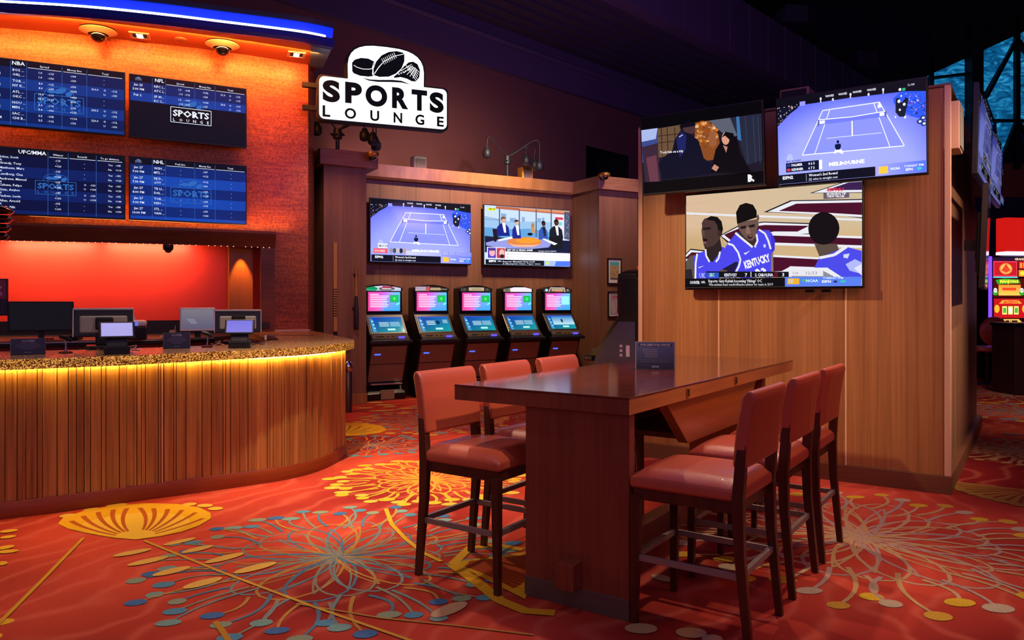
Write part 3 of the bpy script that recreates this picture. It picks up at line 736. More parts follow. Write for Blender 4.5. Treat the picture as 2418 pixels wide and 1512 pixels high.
# ------------------------------------------------------------------ betting terminals
def kiosk_body(label, group, loc, rz, swap=0):
    t = thing('betting_terminal', label, 'betting terminal', loc, rz, group)
    w2_ = 0.31
    prof = [(0, 0), (-0.36, 0), (-0.36, 0.10), (-0.24, 0.22), (-0.26, 0.26), (-0.50, 0.87), (-0.56, 0.875), (-0.585, 0.925), (-0.55, 0.955), (-0.46, 1.02), (-0.235, 1.31), (-0.22, 1.36), (-0.20, 1.68), (-0.18, 1.70), (0, 1.70)]
    bm = NB(); prism(bm, prof, -w2_, w2_, axis='x'); obj('body', bm, M_CABB, t, bevel=0.012)
    # bronze front skins
    def plate(bm, a, b, x0, x1, th=0.006, m=0):
        (y0, z0), (y1, z1) = a, b; dy, dz = y1 - y0, z1 - z0; q = math.hypot(dy, dz); ny, nz = -dz / q, dy / q
        if ny > 0: ny, nz = -ny, -nz
        prism(bm, [(y0, z0), (y1, z1), (y1 + ny * th, z1 + nz * th), (y0 + ny * th, z0 + nz * th)], x0, x1, axis='x', mi=m)
    bm = NB(); plate(bm, (-0.385, 0.56), (-0.495, 0.84), -0.28, 0.28); obj('upper_door', bm, M_CAB, t, bevel=0.003)
    bm = NB(); plate(bm, (-0.275, 0.28), (-0.383, 0.55), -0.28, 0.28); d = obj('lower_door', bm, M_CAB, t, bevel=0.003)
    bm = NB(); cyl(bm, (-0.04, -0.335, 0.42), (-0.04, -0.355, 0.412), 0.012, seg=10); obj('lock', bm, M_GOLD, t)
    bm = NB(); box(bm, -0.24, 0.26, -0.34, -0.25, 0.235, 0.255); obj('foot_rail', bm, M_SILV, t, bevel=0.004)
    bm = NB(); box(bm, -0.10, 0.12, -0.375, -0.36, 0.01, 0.16); obj('kick_plate', bm, M_CAB, t, bevel=0.003)
    bm = NB(); box(bm, -0.34, 0.34, -0.60, -0.50, 0.875, 0.93); obj('ledge', bm, mat('ledge_grey', '#242028', 0.35, 0.3), t, bevel=0.012)
    # console plate with reader and buttons
    bm = NB(); plate(bm, (-0.545, 0.955), (-0.465, 1.02), -0.29, 0.29); obj('console', bm, mat('console_bronze', '#5a4c40', 0.3, 0.5), t, bevel=0.002)
    bm = NB(); box(bm, -0.05, -0.01, -0.53, -0.50, 0.985, 1.0); box(bm, 0.03, 0.06, -0.53, -0.50, 0.985, 1.0); obj('barcode_reader', bm, M_GOLD, t, bevel=0.003)
    bm = NB(); box(bm, -0.22, -0.1, -0.528, -0.512, 0.98, 0.99); obj('ticket_slot', bm, M_BLK, t)
    bm = NB(); box(bm, 0.12, 0.22, -0.56, -0.535, 0.955, 0.985); obj('bill_acceptor', bm, e_mat('violet_light', '#5a4cff', 1.6), t, bevel=0.004)
    bm = NB(); box(bm, -0.23, -0.13, -0.455, -0.43, 0.70, 0.735); obj('ticket_light', bm, e_mat('blue_light', '#3a5cff', 2.0), t, bevel=0.004)
    bm = NB(); box(bm, -0.235, -0.125, -0.468, -0.445, 0.755, 0.80); obj('ticket_printer', bm, M_BLK, t, bevel=0.004)
    # lower slanted screen
    ang = math.atan2(0.225, 0.29)
    bm = NB(); L = 0.34; box(bm, -0.285, 0.285, -0.012, 0, 0, L); o = obj('lower_bezel', bm, M_BLK, t, bevel=0.004); o.location = (0, -0.455, 1.02); o.rotation_euler = (-ang, 0, 0)
    c = Canvas(0.52, 0.29, 1000, 560, 0.0006)
    c.grad(0, 0, 1000, 560, lambda u, v: mix(mix('#1030b0', '#1468b8', u), mix('#0a6a90', '#10a0a0', u), v))
    c.rect(0, 0, 1000, 30, '#3a5ad0'); c.poly([(20, 60), (90, 60), (140, 540), (40, 540)], '#4fa8d8')
    for k in range(7): c.rect(35 + k * 8, 80 + k * 64, 105 + k * 5, 110 + k * 64, '#bfe8ff' if k % 2 else '#2a70b0')
    if swap != 1:
        for k in range(4):
            c.rect(260, 200 + k * 46, 560, 222 + k * 46, '#c0e4f0'); c.rect(590, 200 + k * 46, 900, 222 + k * 46, '#a8d8ee')
    else:
        for k in range(3): c.rect(240, 170 + k * 60, 520, 200 + k * 60, '#c8e8f0'); c.rect(780, 140 + k * 50, 940, 160 + k * 50, '#c8e8f0')
        c.ell(610, 240, 60, 70, '#0a2a50')
    c.rect(480, 440, 720, 510, '#b8f4f0')
    if swap == 2: c.grad(150, 60, 990, 400, lambda u, v: mix('#2f80c8', '#bfeaf4', v), 4, 4); c.ell(520, 240, 40, 80, '#15304a')
    c.build('lower_screen', M_SCR, o, (0, -0.0125, L / 2))
    # upper screen
    bm = NB(); box(bm, -0.285, 0.285, -0.03, 0, 0, 0.335); o = obj('upper_bezel', bm, M_BLK, t, bevel=0.005); o.location = (0, -0.215, 1.35)
    c = Canvas(0.52, 0.295, 1000, 560, 0.0006)
    c.grad(0, 0, 1000, 560, lambda u, v: mix(mix('#e0409a', '#c860e0', u), mix('#ff3c90', '#2f90f0', u), v) if u < 0.5 else mix(mix('#c860e0', '#3cc0f0', 2 * u - 1), '#3a9af4', v))
    for k in range(7):
        c.rect(60, 110 + k * 52, 640 - (k * 37) % 90, 132 + k * 52, '#ffe0f8')
    c.rect(60, 60, 330, 85, '#ffd0f0')
    if swap != 2: c.rect(680, 90, 950, 300, '#0f9a4a'); c.rect(700, 110, 930, 280, '#18b850'); c.ell(815, 195, 30, 44, '#60e088')
    else: c.rect(640, 100, 950, 380, '#8ff0e8')
    c.poly([(960, 300), (860, 370), (900, 390), (990, 340)], '#70f0f0')
    c.build('upper_screen', M_SCRB, o, (0, -0.0315, 0.168))
    # arched header
    hp = [(-0.31, 1.685), (0.31, 1.685), (0.31, 1.735)] + [(0.31 - 0.62 * k / 8, 1.735 + 0.055 * math.sin(PI * k / 8)) for k in range(1, 8)] + [(-0.31, 1.735)]
    bm = NB(); prism(bm, hp, -0.225, -0.02, axis='y'); h = obj('header', bm, mat('header_dark', '#1a1714', 0.3), t, bevel=0.004)
    c = Canvas(0.56, 0.085, 560, 85, 0.0006)
    return t, h, c
def header_art(c, k):
    arch = [(0, 84), (560, 84), (560, 40)] + [(560 - 560 * j / 8, 40 - 34 * math.sin(PI * j / 8)) for j in range(1, 8)] + [(0, 40)]
    if k == 0:
        c.poly(arch, '#d8d0e8'); c.poly([(0, 84), (0, 40), (120, 18), (190, 50), (150, 84)], '#0f9a5a'); c.poly([(230, 84), (260, 10), (430, 15), (400, 84)], '#c03050'); c.poly([(200, 70), (210, 34), (460, 34), (450, 70)], '#6a5a6a'); c.rect(250, 44, 400, 60, '#e8d8d0')
        c.line([(0, 70), (200, 80), (560, 66)], 6, '#5ad0f0')
    elif k == 1:
        c.poly(arch, '#2a2420')
        for j in range(5): c.line([(5, 22 + j * 14), (190, 16 + j * 14)], 7, '#f4dcf0')
        c.poly([(190, 84), (200, 8), (250, 6), (250, 84)], '#d05060'); c.rect(260, 28, 440, 70, '#b8a078'); c.line([(440, 52), (556, 52)], 6, '#e0d8e0')
    elif k == 2:
        c.poly(arch, '#332c28'); c.rect(150, 18, 430, 72, '#c8b490'); c.rect(200, 38, 380, 52, '#8a7860'); c.ell(70, 52, 28, 22, '#5a5048'); c.ell(490, 52, 28, 22, '#5a5048'); c.line([(20, 30), (20, 80)], 5, '#9a90a0')
    elif k == 3:
        c.poly(arch, '#8a7a68'); c.poly([(140, 84), (130, 30), (200, 8), (420, 6), (555, 34), (555, 84)], '#ffeef8'); c.ell(70, 50, 34, 24, '#6a6258')
    else:
        c.poly(arch, '#4a3c34'); c.ell(60, 50, 30, 24, '#b8e0ff'); c.line([(110, 84), (140, 10), (430, 10), (440, 84)], 12, '#ffe8e0'); c.rect(160, 26, 410, 70, '#c0a480'); c.rect(240, 70, 380, 84, '#d03030'); c.ell(500, 48, 26, 22, '#8a8078')
pos = ['beside the baseball bat pillar, colourful header', 'second from the baseball bat, pink striped header', 'middle one, plain tan header', 'second from the framed prints, white header', 'nearest the framed prints']
tcol = []
for k in range(5):
    s = 0.40 + 0.80 * k
    t, h, c = kiosk_body('black betting terminal with two lit screens, ' + pos[k], 'betting terminals in the niche', npt(s, 0.58), ROT_N, 1 if k == 1 else (2 if k == 4 else 0))
    header_art(c, k); c.build('header_sign', M_SCR, h, (0, -0.2265, 1.7265))

# ------------------------------------------------------------------ televisions
def tv(label, w_, h_, loc, rz, draw, group, Wc=1000.0, Hc=560.0, rx=0.0, m=None, step=0.0005, standoff=0.12, bez=0.014, flip=False):
    t = thing('television', label, 'television', loc, rz, group, rx=rx)
    bm = NB(); box(bm, -w_ / 2, w_ / 2, 0.0, 0.045, 0, h_); obj('frame', bm, M_BLK, t, bevel=0.006)
    bm = NB(); box(bm, -w_ * 0.32, w_ * 0.32, 0.045, 0.075, h_ * 0.15, h_ * 0.75); obj('back_housing', bm, M_BLK, t, bevel=0.01)
    bm = NB(); box(bm, -0.2, 0.2, 0.075, 0.09, h_ * 0.3, h_ * 0.6); box(bm, -0.05, 0.05, 0.09, standoff + 0.06, h_ * 0.4, h_ * 0.5); obj('wall_mount', bm, M_DGREY, t)
    c = Canvas(w_ - 2 * bez, h_ - 2 * bez - 0.006, Wc, Hc, step); draw(c); c.map = lambda x, y: (x, y)
    c.build('screen', m or M_SCR, t, (0, -0.0008, h_ / 2 + 0.003))
    return t
def mini_logo(c, x, y, w_, col, ink=None, only_text=False):
    """the lounge badge: x, y top left of its lettering box, w_ its width"""
    h = w_ * 0.40
    c.line([(x, y), (x + w_, y), (x + w_, y + h), (x, y + h), (x, y)], w_ * 0.014, col)
    c.text('SPORTS', x + w_ * 0.05, y + h * 0.58, h * 0.42, col, 0.03, wd=w_ * 0.9)
    for k, ch in enumerate('LOUNGE'): c.text(ch, x + w_ * (0.08 + 0.168 * k), y + h * 0.92, h * 0.20, col, 0.01, 'c')
    if not only_text:
        c.ell(x + w_ * 0.34, y - h * 0.22, w_ * 0.09, h * 0.12, col); c.ell(x + w_ * 0.52, y - h * 0.3, w_ * 0.13, h * 0.16, col, rot=-0.4); c.ell(x + w_ * 0.7, y - h * 0.16, w_ * 0.08, h * 0.14, col, rot=-0.6)
        c.line([(x + w_ * (0.5 - 0.3 * math.cos(a)), y - h * 0.55 * math.sin(a) ** 0.6) for a in [PI * k / 12 for k in range(13)]], w_ * 0.012, col)
rb = random.Random(2)
def board(title, colx, heads, rows, glow=None, logo=(380, 250, 330), dark_from=None, bright='#0d3a9c', dim='#06184c'):
    def f(c):
        c.rect(0, 0, 1000, 560, '#050a1c')
        nb = 5; y0 = 62; hb = (560 - y0) / 5.3
        end = dark_from or 560
        for k in range(6):
            a, b = y0 + k * hb, min(y0 + (k + 1) * hb, end)
            if a >= end: break
            c.grad(0, a, 1000, b, lambda u, v, k=k: mix(bright if k % 2 else dim, dim if k % 2 else '#040e30', 0.5 * abs(u - 0.5)), 6, 1)
        lc = '#2a66b8'
        mini_logo(c, logo[0], logo[1], logo[2], lc if not dark_from else '#2a66b8')
        if dark_from: c.rect(logo[0] - 5, logo[1] - 4, logo[0] + logo[2] + 5, logo[1] + logo[2] * 0.42, '#030614'); mini_logo(c, logo[0], logo[1], logo[2], '#e8f0ff', only_text=True)
        c.text(title, colx[1] - 12, 44, 32, '#e8ecff', 0.02, 'r'); mini_logo(c, 40, 30, 52, '#8fa0d0')
        for x in colx: c.rect(x - 1.5, 14, x + 1.5, end, '#3a62a8')
        for x0, x1, hd in zip(colx[1:], colx[2:] + [992], heads):
            c.rect(x0 + 8, 56, x1 - 6, 60, '#dfe6ff'); c.text(hd, (x0 + x1) / 2, 44, 17, '#dfe6ff', 0.01, 'c')
        for (k, cells) in rows:
            yb = y0 + k * hb
            for (x, dy, s, sz) in cells:
                if yb + dy * hb < end - 2: c.text(s, x, yb + dy * hb, sz, '#dfe8ff', 0.012)
        if glow: glow(c)
    return f
def rowset(dates, teams, colx, nums, tsz=21):
    rows = []
    for k, (d, t_) in enumerate(zip(dates, teams)):
        cells = [(28, 0.42, d[0], tsz), (18, 0.84, d[1], tsz), (colx[0] + 14, 0.40, t_[0], tsz), (colx[0] + 14, 0.82, t_[1], tsz)]
        for x, col in nums:
            for j, dy in enumerate((0.40, 0.82)):
                s = col[k][j] if k < len(col) else ''
                if s: cells.append((x, dy, s, 17))
        rows.append((k, cells))
    return rows
P_ = '7:10 PM'
nba = rowset([('Jan 24', '7:10 PM'), ('Jan 24', '7:40 PM'), ('Jan 24', '8:10 PM'), ('Jan 24', '8:10 PM'), ('Jan 24', '10:10 PM')],
             [('BOS ...', 'ORL ...'), ('TOR ...', 'NY K...'), ('ATL ...', 'OKC ...'), ('HOU ...', 'MIN ...'), ('SAC ...', 'CHI B...')], [180, 290, 540, 720],
             [(375, [('1.0', '1.0'), ('8.0', '8.0'), ('13.5', '13.5'), ('5.0', '5.0'), ('2.5', '2.5')]), (440, [('-115', '-106'), ('-115', '-107'), ('-110', '-110'), ('-110', '-106'), ('-108', '-112')]),
              (600, [('-109', '-109'), ('-370', '+295'), ('+443', '-590'), ('-215', '+175'), ('+114', '-136')]), (755, [('', ''), ('216.0', ''), ('', ''), ('203.5', ''), ('229.0', '')]),
              (845, [('-', '-'), ('O', 'U'), ('-', '-'), ('O', 'U'), ('O', 'U')]), (905, [('', ''), ('-112', '-109'), ('', ''), ('-112', '-106'), ('-112', '-106')])])
nfl = rowset([('Jan 25', '3:00 PM'), ('Feb 2', '6:30 PM')], [('NFC (...', 'ATC (...'), ('SF 49...', 'KC C...')], [180, 290, 540, 720],
             [(400, [('1.0', '-1.0'), ('1.5', '-1.5')]), (455, [('-108', '-112'), ('-115', '-115')]), (610, [('+102', '-124'), ('+104', '-127')]), (770, [('51.0', ''), ('53.5', '')]), (845, [('O', 'U'), ('O', 'U')]), (905, [('-115', '-115'), ('-110', '-110')])])
ufc = []
nm = [('Johns, Scott', 'Grundy, Tony'), ('Matthews, Marc', 'Lundberg, Clea'), ('Andrews, Manuel', 'Cabana, Felipe'), ('Klein, Avalon', 'Paulsen, Lucia'), ('Allen, Arnold', 'Lentz, Nik')]
for k, (a_, b_) in enumerate(nm):
    ufc.append((k, [(8, 0.36, 'Jan 25', 17), (8, 0.66, '5:00 PM', 17), (105, 0.30, a_, 19), (105, 0.58, 'X', 17), (105, 0.86, b_, 19), (490, 0.35, '-1%d5' % (k + 1), 16), (500, 0.6, '-', 16), (490, 0.85, '+1%d0' % (k + 2), 16), (700, 0.45, 'O' if k in (2, 3) else '-', 16), (700, 0.85, 'U' if k in (2, 3) else '-', 16),
                    (880, 0.40, 'Yes', 16), (880, 0.85, 'No', 16), (935, 0.40, '-1%d5' % (k + 4), 16), (935, 0.85, '+1%d0' % (k + 1), 16)] + ([(745, 0.45, '-120', 16), (745, 0.85, '+150', 16)] if k in (2, 3) else [])))
nhl = rowset([('Jan 27', '7:00 PM'), ('Jan 27', '7:30 PM'), ('Jan 27', '8:00 PM'), ('Jan 27', '9:00 PM'), ('Jan 27', '10:00 PM')],
             [('WSH ...', 'MTL ...'), ('NJ D...', 'OTT ...'), ('TB LI...', 'DAL ...'), ('TOR ...', 'NSH ...'), ('STL ...', 'VAN ...')], [180, 290, 540, 720],
             [(415, [('-', '-'), ('-', '-'), ('-', '-'), ('-', '-'), ('-', '-')]), (610, [('-137', '+112'), ('+112', '-136'), ('-137', '+114'), ('-105', '-114'), ('-170', '+130')]), (860, [('-', '-'), ('-', '-'), ('-', '-'), ('-', '-'), ('-', '-')])])
TP = (-3.42, 9.83); LW, LH = 1.36, 0.775
def twl(P, s, z): return (P[0] - W.x * s, P[1] - W.y * s, z)
GB = 'betting odds boards on the left wall'
tv('television with two rows of odds and the bright lounge logo on black below', LW, LH, twl(TP, LW / 2, 3.49), ROT_N, board('NFL', [180, 290, 540, 720], ['Spread', 'Money line', 'Total'], nfl, logo=(335, 255, 350), dark_from=236, bright='#0e3c9c', dim='#082468'), GB, standoff=0.16)
tv('television with bright blue odds rows, the lower one nearest the mosaic panel', LW, LH, twl(TP, LW / 2, 2.495), ROT_N, board('NHL', [180, 290, 540, 720], ['Puck line', 'Money line', 'Total'], nhl, logo=(335, 250, 350), bright='#1346b0', dim='#0a2876'), GB, standoff=0.16)
d2 = Vector((0.895, 0.446)); r2 = math.atan2(0.446, 0.895)
TQ = (-4.63, 9.13); LW2 = 1.42
def twl2(z): return (TQ[0] - d2.x * LW2 / 2, TQ[1] - d2.y * LW2 / 2, z)
tv('television with five blue odds rows, cut by the left edge, the upper one', LW2, LH, twl2(3.49), r2, board('NBA', [180, 290, 540, 720], ['Spread', 'Money line', 'Total'], nba, logo=(345, 270, 350), bright='#0b3488', dim='#061d58'), GB, standoff=0.3)
tv('television listing pairs of full names in dark navy rows', LW2, LH, twl2(2.49), r2, board('UFC/MMA', [90, 440, 585, 790], ['Winner', 'Rounds', 'To go distance'], ufc, logo=(350, 265, 290), bright='#081f62', dim='#040f3c'), GB, standoff=0.3)

def ticker(c, x0=0, y=500, h=60, split=680, l1='Women\'s 2nd Round', l2='(2) leads in straight sets', tagline='ESPN2', adv=True):
    c.rect(x0, y, split, y + h, '#0c0e1c'); c.text(tagline, x0 + 35, y + h * 0.5, h * 0.34, '#f4f4ff', 0.03)
    c.rect(x0 + 205, y + 6, x0 + 208, y + h - 6, '#9aa0b8'); c.text(l1, x0 + 225, y + h * 0.42, h * 0.28, '#eef0ff', 0.015); c.text(l2, x0 + 225, y + h * 0.84, h * 0.26, '#d0d4e8', 0.01)
    if adv:
        c.grad(split, y - 10, 1000, y + h, lambda u, v: mix('#9a9af0', '#4a68e0', u), 4, 2); c.rect(split + 22, y + 4, split + 82, y + h - 12, '#f0b840'); c.text('NCAA', split + 100, y + h * 0.5, h * 0.25, '#e8fff8', 0.02); c.text('TONIGHT 7PM', split + 185, y + h * 0.36, h * 0.22, '#eef4ff', 0.01); c.text('ESPN', split + 195, y + h * 0.72, h * 0.24, '#ffffff', 0.02); c.ell(split + 280, y + h * 0.6, 14, 9, '#30c0c0')
def tennis(score=True, cards=False):
    def f(c):
        c.grad(0, 0, 1000, 560, lambda u, v: mix('#3a4ae8', mix('#9aa0f8', '#8c94f4', abs(u - 0.5)), min(1, 2.6 * v * (1.2 - 1.6 * abs(u - 0.45)))), 12, 10)
        c.poly([(0, 0), (1000, 0), (1000, 78), (860, 62), (500, 54), (180, 56), (60, 88), (0, 110)], '#0a0a14')
        r = random.Random(9)
        c.poly([(0, 60), (150, 56), (150, 72), (90, 105), (0, 175)], '#0d0e22')
        for k in range(46):
            x, y = r.uniform(0, 150), r.uniform(50, 165)
            if y < 172 - x * 0.8: c.ell(x, y, r.uniform(2, 7), r.uniform(2, 7), r.choice(['#d8d8e8', '#8a8aa8', '#30406a', '#d0b0a0']), 7, up=False)
        c.rect(165, 34, 205, 62, '#8a8af0')
        for k, x in enumerate((315, 400, 520, 640, 735)): c.ell(x, 34 if k % 2 == 0 else 50, 7, 10, '#d0d4e8', 8); c.rect(x - 4, 44, x + 4, 58, '#c8c8d8')
        for k, x in enumerate((378, 468, 565, 660)): c.text('WAVES', x, 30, 13, '#dde0f4', 0.02, 'c')
        c.text('SLAM', 890, 34, 13, '#a8a8c0', 0.01); c.ell(842, 48, 9, 9, '#f0f0f8', 8); c.rect(856, 42, 876, 58, '#28a070')
        # court side crowd at the right
        c.poly([(800, 95), (850, 60), (1000, 78), (1000, 250), (905, 215), (850, 190), (800, 120)], '#2a50e0')
        for k in range(110):
            x, y = r.uniform(870, 998), r.uniform(78, 205); c.ell(x, y, r.uniform(2, 6), r.uniform(2, 6), r.choice(['#101430', '#e0e0ea', '#283a80', '#0a0a20', '#c03040', '#6a80d0']), 7, up=False)
        c.poly([(815, 100), (835, 96), (850, 130), (880, 100), (895, 110), (870, 215), (835, 210), (812, 180)], '#14182c')
        for q in ((835, 118, 18), (868, 140, 16), (840, 170, 12), (872, 218, 13), (812, 210, 10), (850, 88, 10)): c.ell(*q[:2], q[2] * 0.55, q[2] * 0.6, '#dfe2ee', 8)
        for q in ((985, 235), (965, 255), (990, 270)): c.ell(*q, 22, 16, '#20367a', 8); c.ell(q[0], q[1], 9, 7, '#e8e8f4', 8)
        wl = '#f2f6ff'
        court = [(330, 112), (180, 382), (866, 390), (712, 108)]
        c.poly(court, '#8088f4'); c.line(court + [court[0]], 5, wl); c.line([(380, 112), (268, 384)], 4.5, wl); c.line([(674, 108), (776, 389)], 4.5, wl)
        c.line([(352, 292), (724, 296)], 4, '#c8d0ff'); c.line([(530, 180), (530, 294)], 8, wl)
        c.poly([(298, 172), (752, 170), (752, 200), (298, 202)], '#6a72e0'); c.line([(298, 168), (530, 176), (752, 168)], 5, wl)
        c.rect(296, 166, 302, 208, '#404a60'); c.rect(750, 164, 756, 206, '#404a60'); c.rect(308, 176, 345, 196, '#dfe6ff'); c.rect(712, 174, 742, 194, '#dfe6ff')
        c.ell(432, 322, 9, 11, '#0c1030', 10); c.poly([(415, 335), (450, 335), (454, 352), (444, 372), (420, 372), (410, 350)], '#0a1436'); c.poly([(410, 372), (458, 372), (470, 400), (456, 398), (430, 386), (404, 396)], '#f4f2e8')
        c.ell(712, 118, 6, 8, '#dfe0ea', 8); c.poly([(700, 124), (722, 122), (724, 142), (702, 144)], '#e8e8f0'); c.ell(90, 400, 24, 34, '#a8b0ff', 14)
        ticker(c, l1='Women\'s 2nd Round', l2='(2) wins in straight sets')
        if score:
            c.text('MELBOURNE', 370, 470, 22, '#f4f6ff', 0.05, wd=240)
            c.rect(62, 425, 300, 486, '#0c1230'); c.rect(300, 425, 322, 486, '#dfe4ff'); c.text('MAJOR POINT', 68, 420, 12, '#20285a', 0.02)
            for j, n_ in enumerate(('PALMER', 'KENNER')):
                y = 450 + j * 29; c.rect(70, y - 16, 95, y, '#d03040' if j else '#2a3a90'); c.text(n_, 104, y, 16, '#f4f6ff', 0.02); c.text(('4 6 3', '6 7 3')[j], 225, y, 16, '#f4f6ff', 0.02)
        if cards:
            c.grad(330, 455, 1000, 495, lambda u, v: mix('#c0c4ff', '#7a84f0', u), 5, 1); c.text('MELBOURNE', 390, 462, 18, '#ffffff', 0.06, wd=270)
            c.rect(60, 400, 150, 440, '#d8dcf0'); c.text('MATCH', 70, 430, 18, '#303858', 0.02); c.rect(20, 445, 150, 485, '#e05060'); c.text('SCORES', 30, 475, 20, '#ffe0e0', 0.02)
            for q in range(5): c.ell(185 + q * 32, 460, 17, 24, ['#8a8a9a', '#404a60', '#b8b0b8', '#202838', '#b09088'][q], 10)
            for q in range(3): c.line([(690 + q * 70, 450), (690 + q * 70, 490), (750 + q * 70, 490)], 4, '#5a68e0')
    return f
def studio(c):
    c.trace(140, 140, 1370, 1895, 250, 1410)
    c.poly([(140, 140), (1895, 250), (1895, 1410), (140, 1370)], '#b8ccec')
    c.poly([(140, 390), (520, 470), (800, 480), (1150, 470), (1500, 490), (1500, 760), (140, 790)], '#8fb4d8')
    c.poly([(140, 600), (700, 640), (1000, 620), (1500, 700), (1500, 900), (140, 900)], '#5a94c8')
    for x, y, w_, h in ((450, 310, 100, 220), (860, 380, 60, 100), (1180, 400, 80, 90), (620, 400, 120, 90), (1280, 390, 50, 110)): c.poly([(x, y), (x + w_, y + 8), (x + w_, y + h), (x, y + h)], '#7f9cc0')
    c.line([(140, 380), (420, 440), (420, 450), (140, 430)], 12, '#6a80a8')
    c.poly([(350, 160), (1895, 255), (1895, 340), (350, 215)], '#b06048'); c.poly([(800, 195), (1895, 262), (1895, 300), (800, 230)], '#d08a60')
    for x in (418, 805, 1152, 1475): c.poly([(x - 12, 215), (x + 12, 217), (x + 12, 900), (x - 12, 900)], '#4a5a70')
    c.poly([(1540, 330), (1760, 345), (1760, 900), (1540, 900)], '#d8d0e0'); c.poly([(1560, 380), (1740, 390), (1740, 440), (1560, 430)], '#c03a48'); c.poly([(1640, 480), (1720, 480), (1720, 560), (1640, 560)], '#6ac8c8')
    c.poly([(1765, 270), (1895, 280), (1895, 860), (1765, 830)], '#4a5068')
    r = random.Random(3)
    for k in range(22): c.ell(r.uniform(1790, 1870), r.uniform(340, 780), 12, 16, r.choice(['#a8a8c0', '#2a3048', '#8a90b0']), 6, up=False)
    c.poly([(140, 780), (330, 800), (600, 830), (1300, 850), (1895, 870), (1895, 1150), (140, 1120)], '#141a38')
    c.poly([(160, 920), (330, 870), (600, 800), (1250, 800), (1500, 900), (1420, 1010), (1000, 1050), (500, 1040), (170, 980)], '#8a90d0')
    c.ell(910, 905, 350, 105, '#d07a40', 26); c.ell(980, 870, 250, 60, '#e8902c', 20); c.poly([(580, 920), (700, 1000), (1100, 1000), (1240, 930), (1100, 960), (700, 960)], '#e0a888')
    def man(x, y, hr, suit, skin, hair, shirt, w_, up=0):
        c.poly([(x - w_, y + 330), (x - w_ * 0.95, y + 150), (x - w_ * 0.4, y + 70), (x + w_ * 0.35, y + 70), (x + w_ * 0.9, y + 150), (x + w_ * 1.1, y + 330)], suit)
        c.poly([(x - 20, y + 60), (x + 45, y + 60), (x + 60, y + 260), (x + 20, y + 260)], shirt)
        c.ell(x + 10, y, hr, hr * 1.25, skin, 16); c.poly([(x - hr * 0.9, y + 5), (x - hr * 0.8, y - hr), (x, y - hr * 1.5), (x + hr, y - hr), (x + hr, y - hr * 0.5), (x, y - hr * 0.55)], hair)
    c.poly([(280, 630), (400, 640), (390, 800), (350, 900), (310, 900)], '#1a1420')
    man(480, 450, 50, '#16207e', '#c89a88', '#6a4a30', '#e0e0f8', 120); man(740, 500, 42, '#182488', '#c8a090', '#141014', '#e8ecff', 85)
    c.ell(1070, 560, 34, 60, '#a87848', 12); c.poly([(1030, 600), (1110, 600), (1120, 720), (1040, 700)], '#b8885a')
    man(1290, 520, 42, '#2f50a0', '#3c2620', '#100c10', '#1a2038', 95); man(1570, 500, 52, '#161a24', '#4a2c22', '#140e0c', '#f0e8f0', 150)
    c.poly([(1400, 800), (1720, 780), (1720, 1040), (1500, 1050)], '#14161e')
    c.poly([(370, 860), (650, 790), (660, 830), (400, 890)], '#f0f0e8'); c.poly([(1260, 835), (1320, 830), (1600, 935), (1530, 965)], '#f4f4f0'); c.ell(1010, 740, 55, 30, '#101018', 12)
    c.poly([(180, 200), (335, 210), (335, 262), (180, 252)], '#d8e020'); c.text('TIP UP', 205, 246, 34, '#20240c', 0.03, wd=120)
    c.poly([(500, 1040), (1100, 1045), (1600, 1075), (1600, 1120), (500, 1100)], '#1a1c30'); c.text('GET UP? A VEGAS GAME', 540, 1088, 34, '#f4f6ff', 0.03, wd=520); c.text('Accept over at options', 1180, 1100, 26, '#e0e4f8', 0.02, wd=390)
    c.poly([(170, 1010), (515, 1022), (515, 1255), (170, 1245)], '#e8e4f4'); c.poly([(185, 1022), (335, 1028), (335, 1240), (185, 1235)], '#4a3ab0'); c.poly([(350, 1030), (505, 1035), (505, 1245), (350, 1240)], '#b03a4a')
    c.ell(265, 1130, 55, 75, '#e0a0b0', 14); c.ell(445, 1130, 50, 75, '#d8b0a8', 14); c.ell(450, 1200, 40, 40, '#2a1a1c', 12); c.poly([(220, 1060), (310, 1060), (300, 1085), (230, 1085)], '#3a2418')
    c.poly([(515, 1100), (1880, 1135), (1880, 1290), (515, 1270)], '#eeecf8'); c.text('Will win Conference finals', 600, 1175, 32, '#a8a8b8', 0.0, wd=760); c.text('Divisional Playoff II Conference', 600, 1240, 32, '#a8a8b8', 0.0, wd=790)
    c.ell(560, 1155, 14, 7, '#404048', 8); c.ell(560, 1222, 14, 7, '#404048', 8)
    c.poly([(140, 1265), (1300, 1290), (1300, 1400), (140, 1375)], '#10141e'); c.text('ESPN', 200, 1322, 40, '#f4f4ff', 0.05, wd=130); c.text('NBA', 365, 1315, 26, '#e0e0f0', 0.02); c.text('Reports: Memphis hires coach', 460, 1325, 30, '#e8ecfa', 0.01, wd=640); c.text('8 Memphis State Tiger stats', 460, 1368, 28, '#c8ccda', 0.01, wd=760)
    c.poly([(1305, 1298), (1880, 1300), (1880, 1408), (1305, 1402)], '#4a70e0'); c.poly([(1305, 1298), (1560, 1299), (1520, 1405), (1305, 1402)], '#a0b0f0'); c.poly([(1330, 1312), (1410, 1312), (1410, 1370), (1330, 1370)], '#b8d878')
GN = 'televisions over the betting terminals'
def ntv(label, px0, px1, z0, z1, draw, m=None, **k):
    y = WY - 0.12; P = (npt(0, y).x, npt(0, y).y)
    s0, s1 = along(px0, P, W), along(px1, P, W)
    return tv(label, s1 - s0, z1 - z0, npt((s0 + s1) / 2, y, z0), ROT_N, draw, GN, m=m, step=0.0007, **k)
ntv('television showing a blue tennis court, over the betting terminals', 873, 1112, 2.14, 3.18, tennis(False, True), M_SCRB)
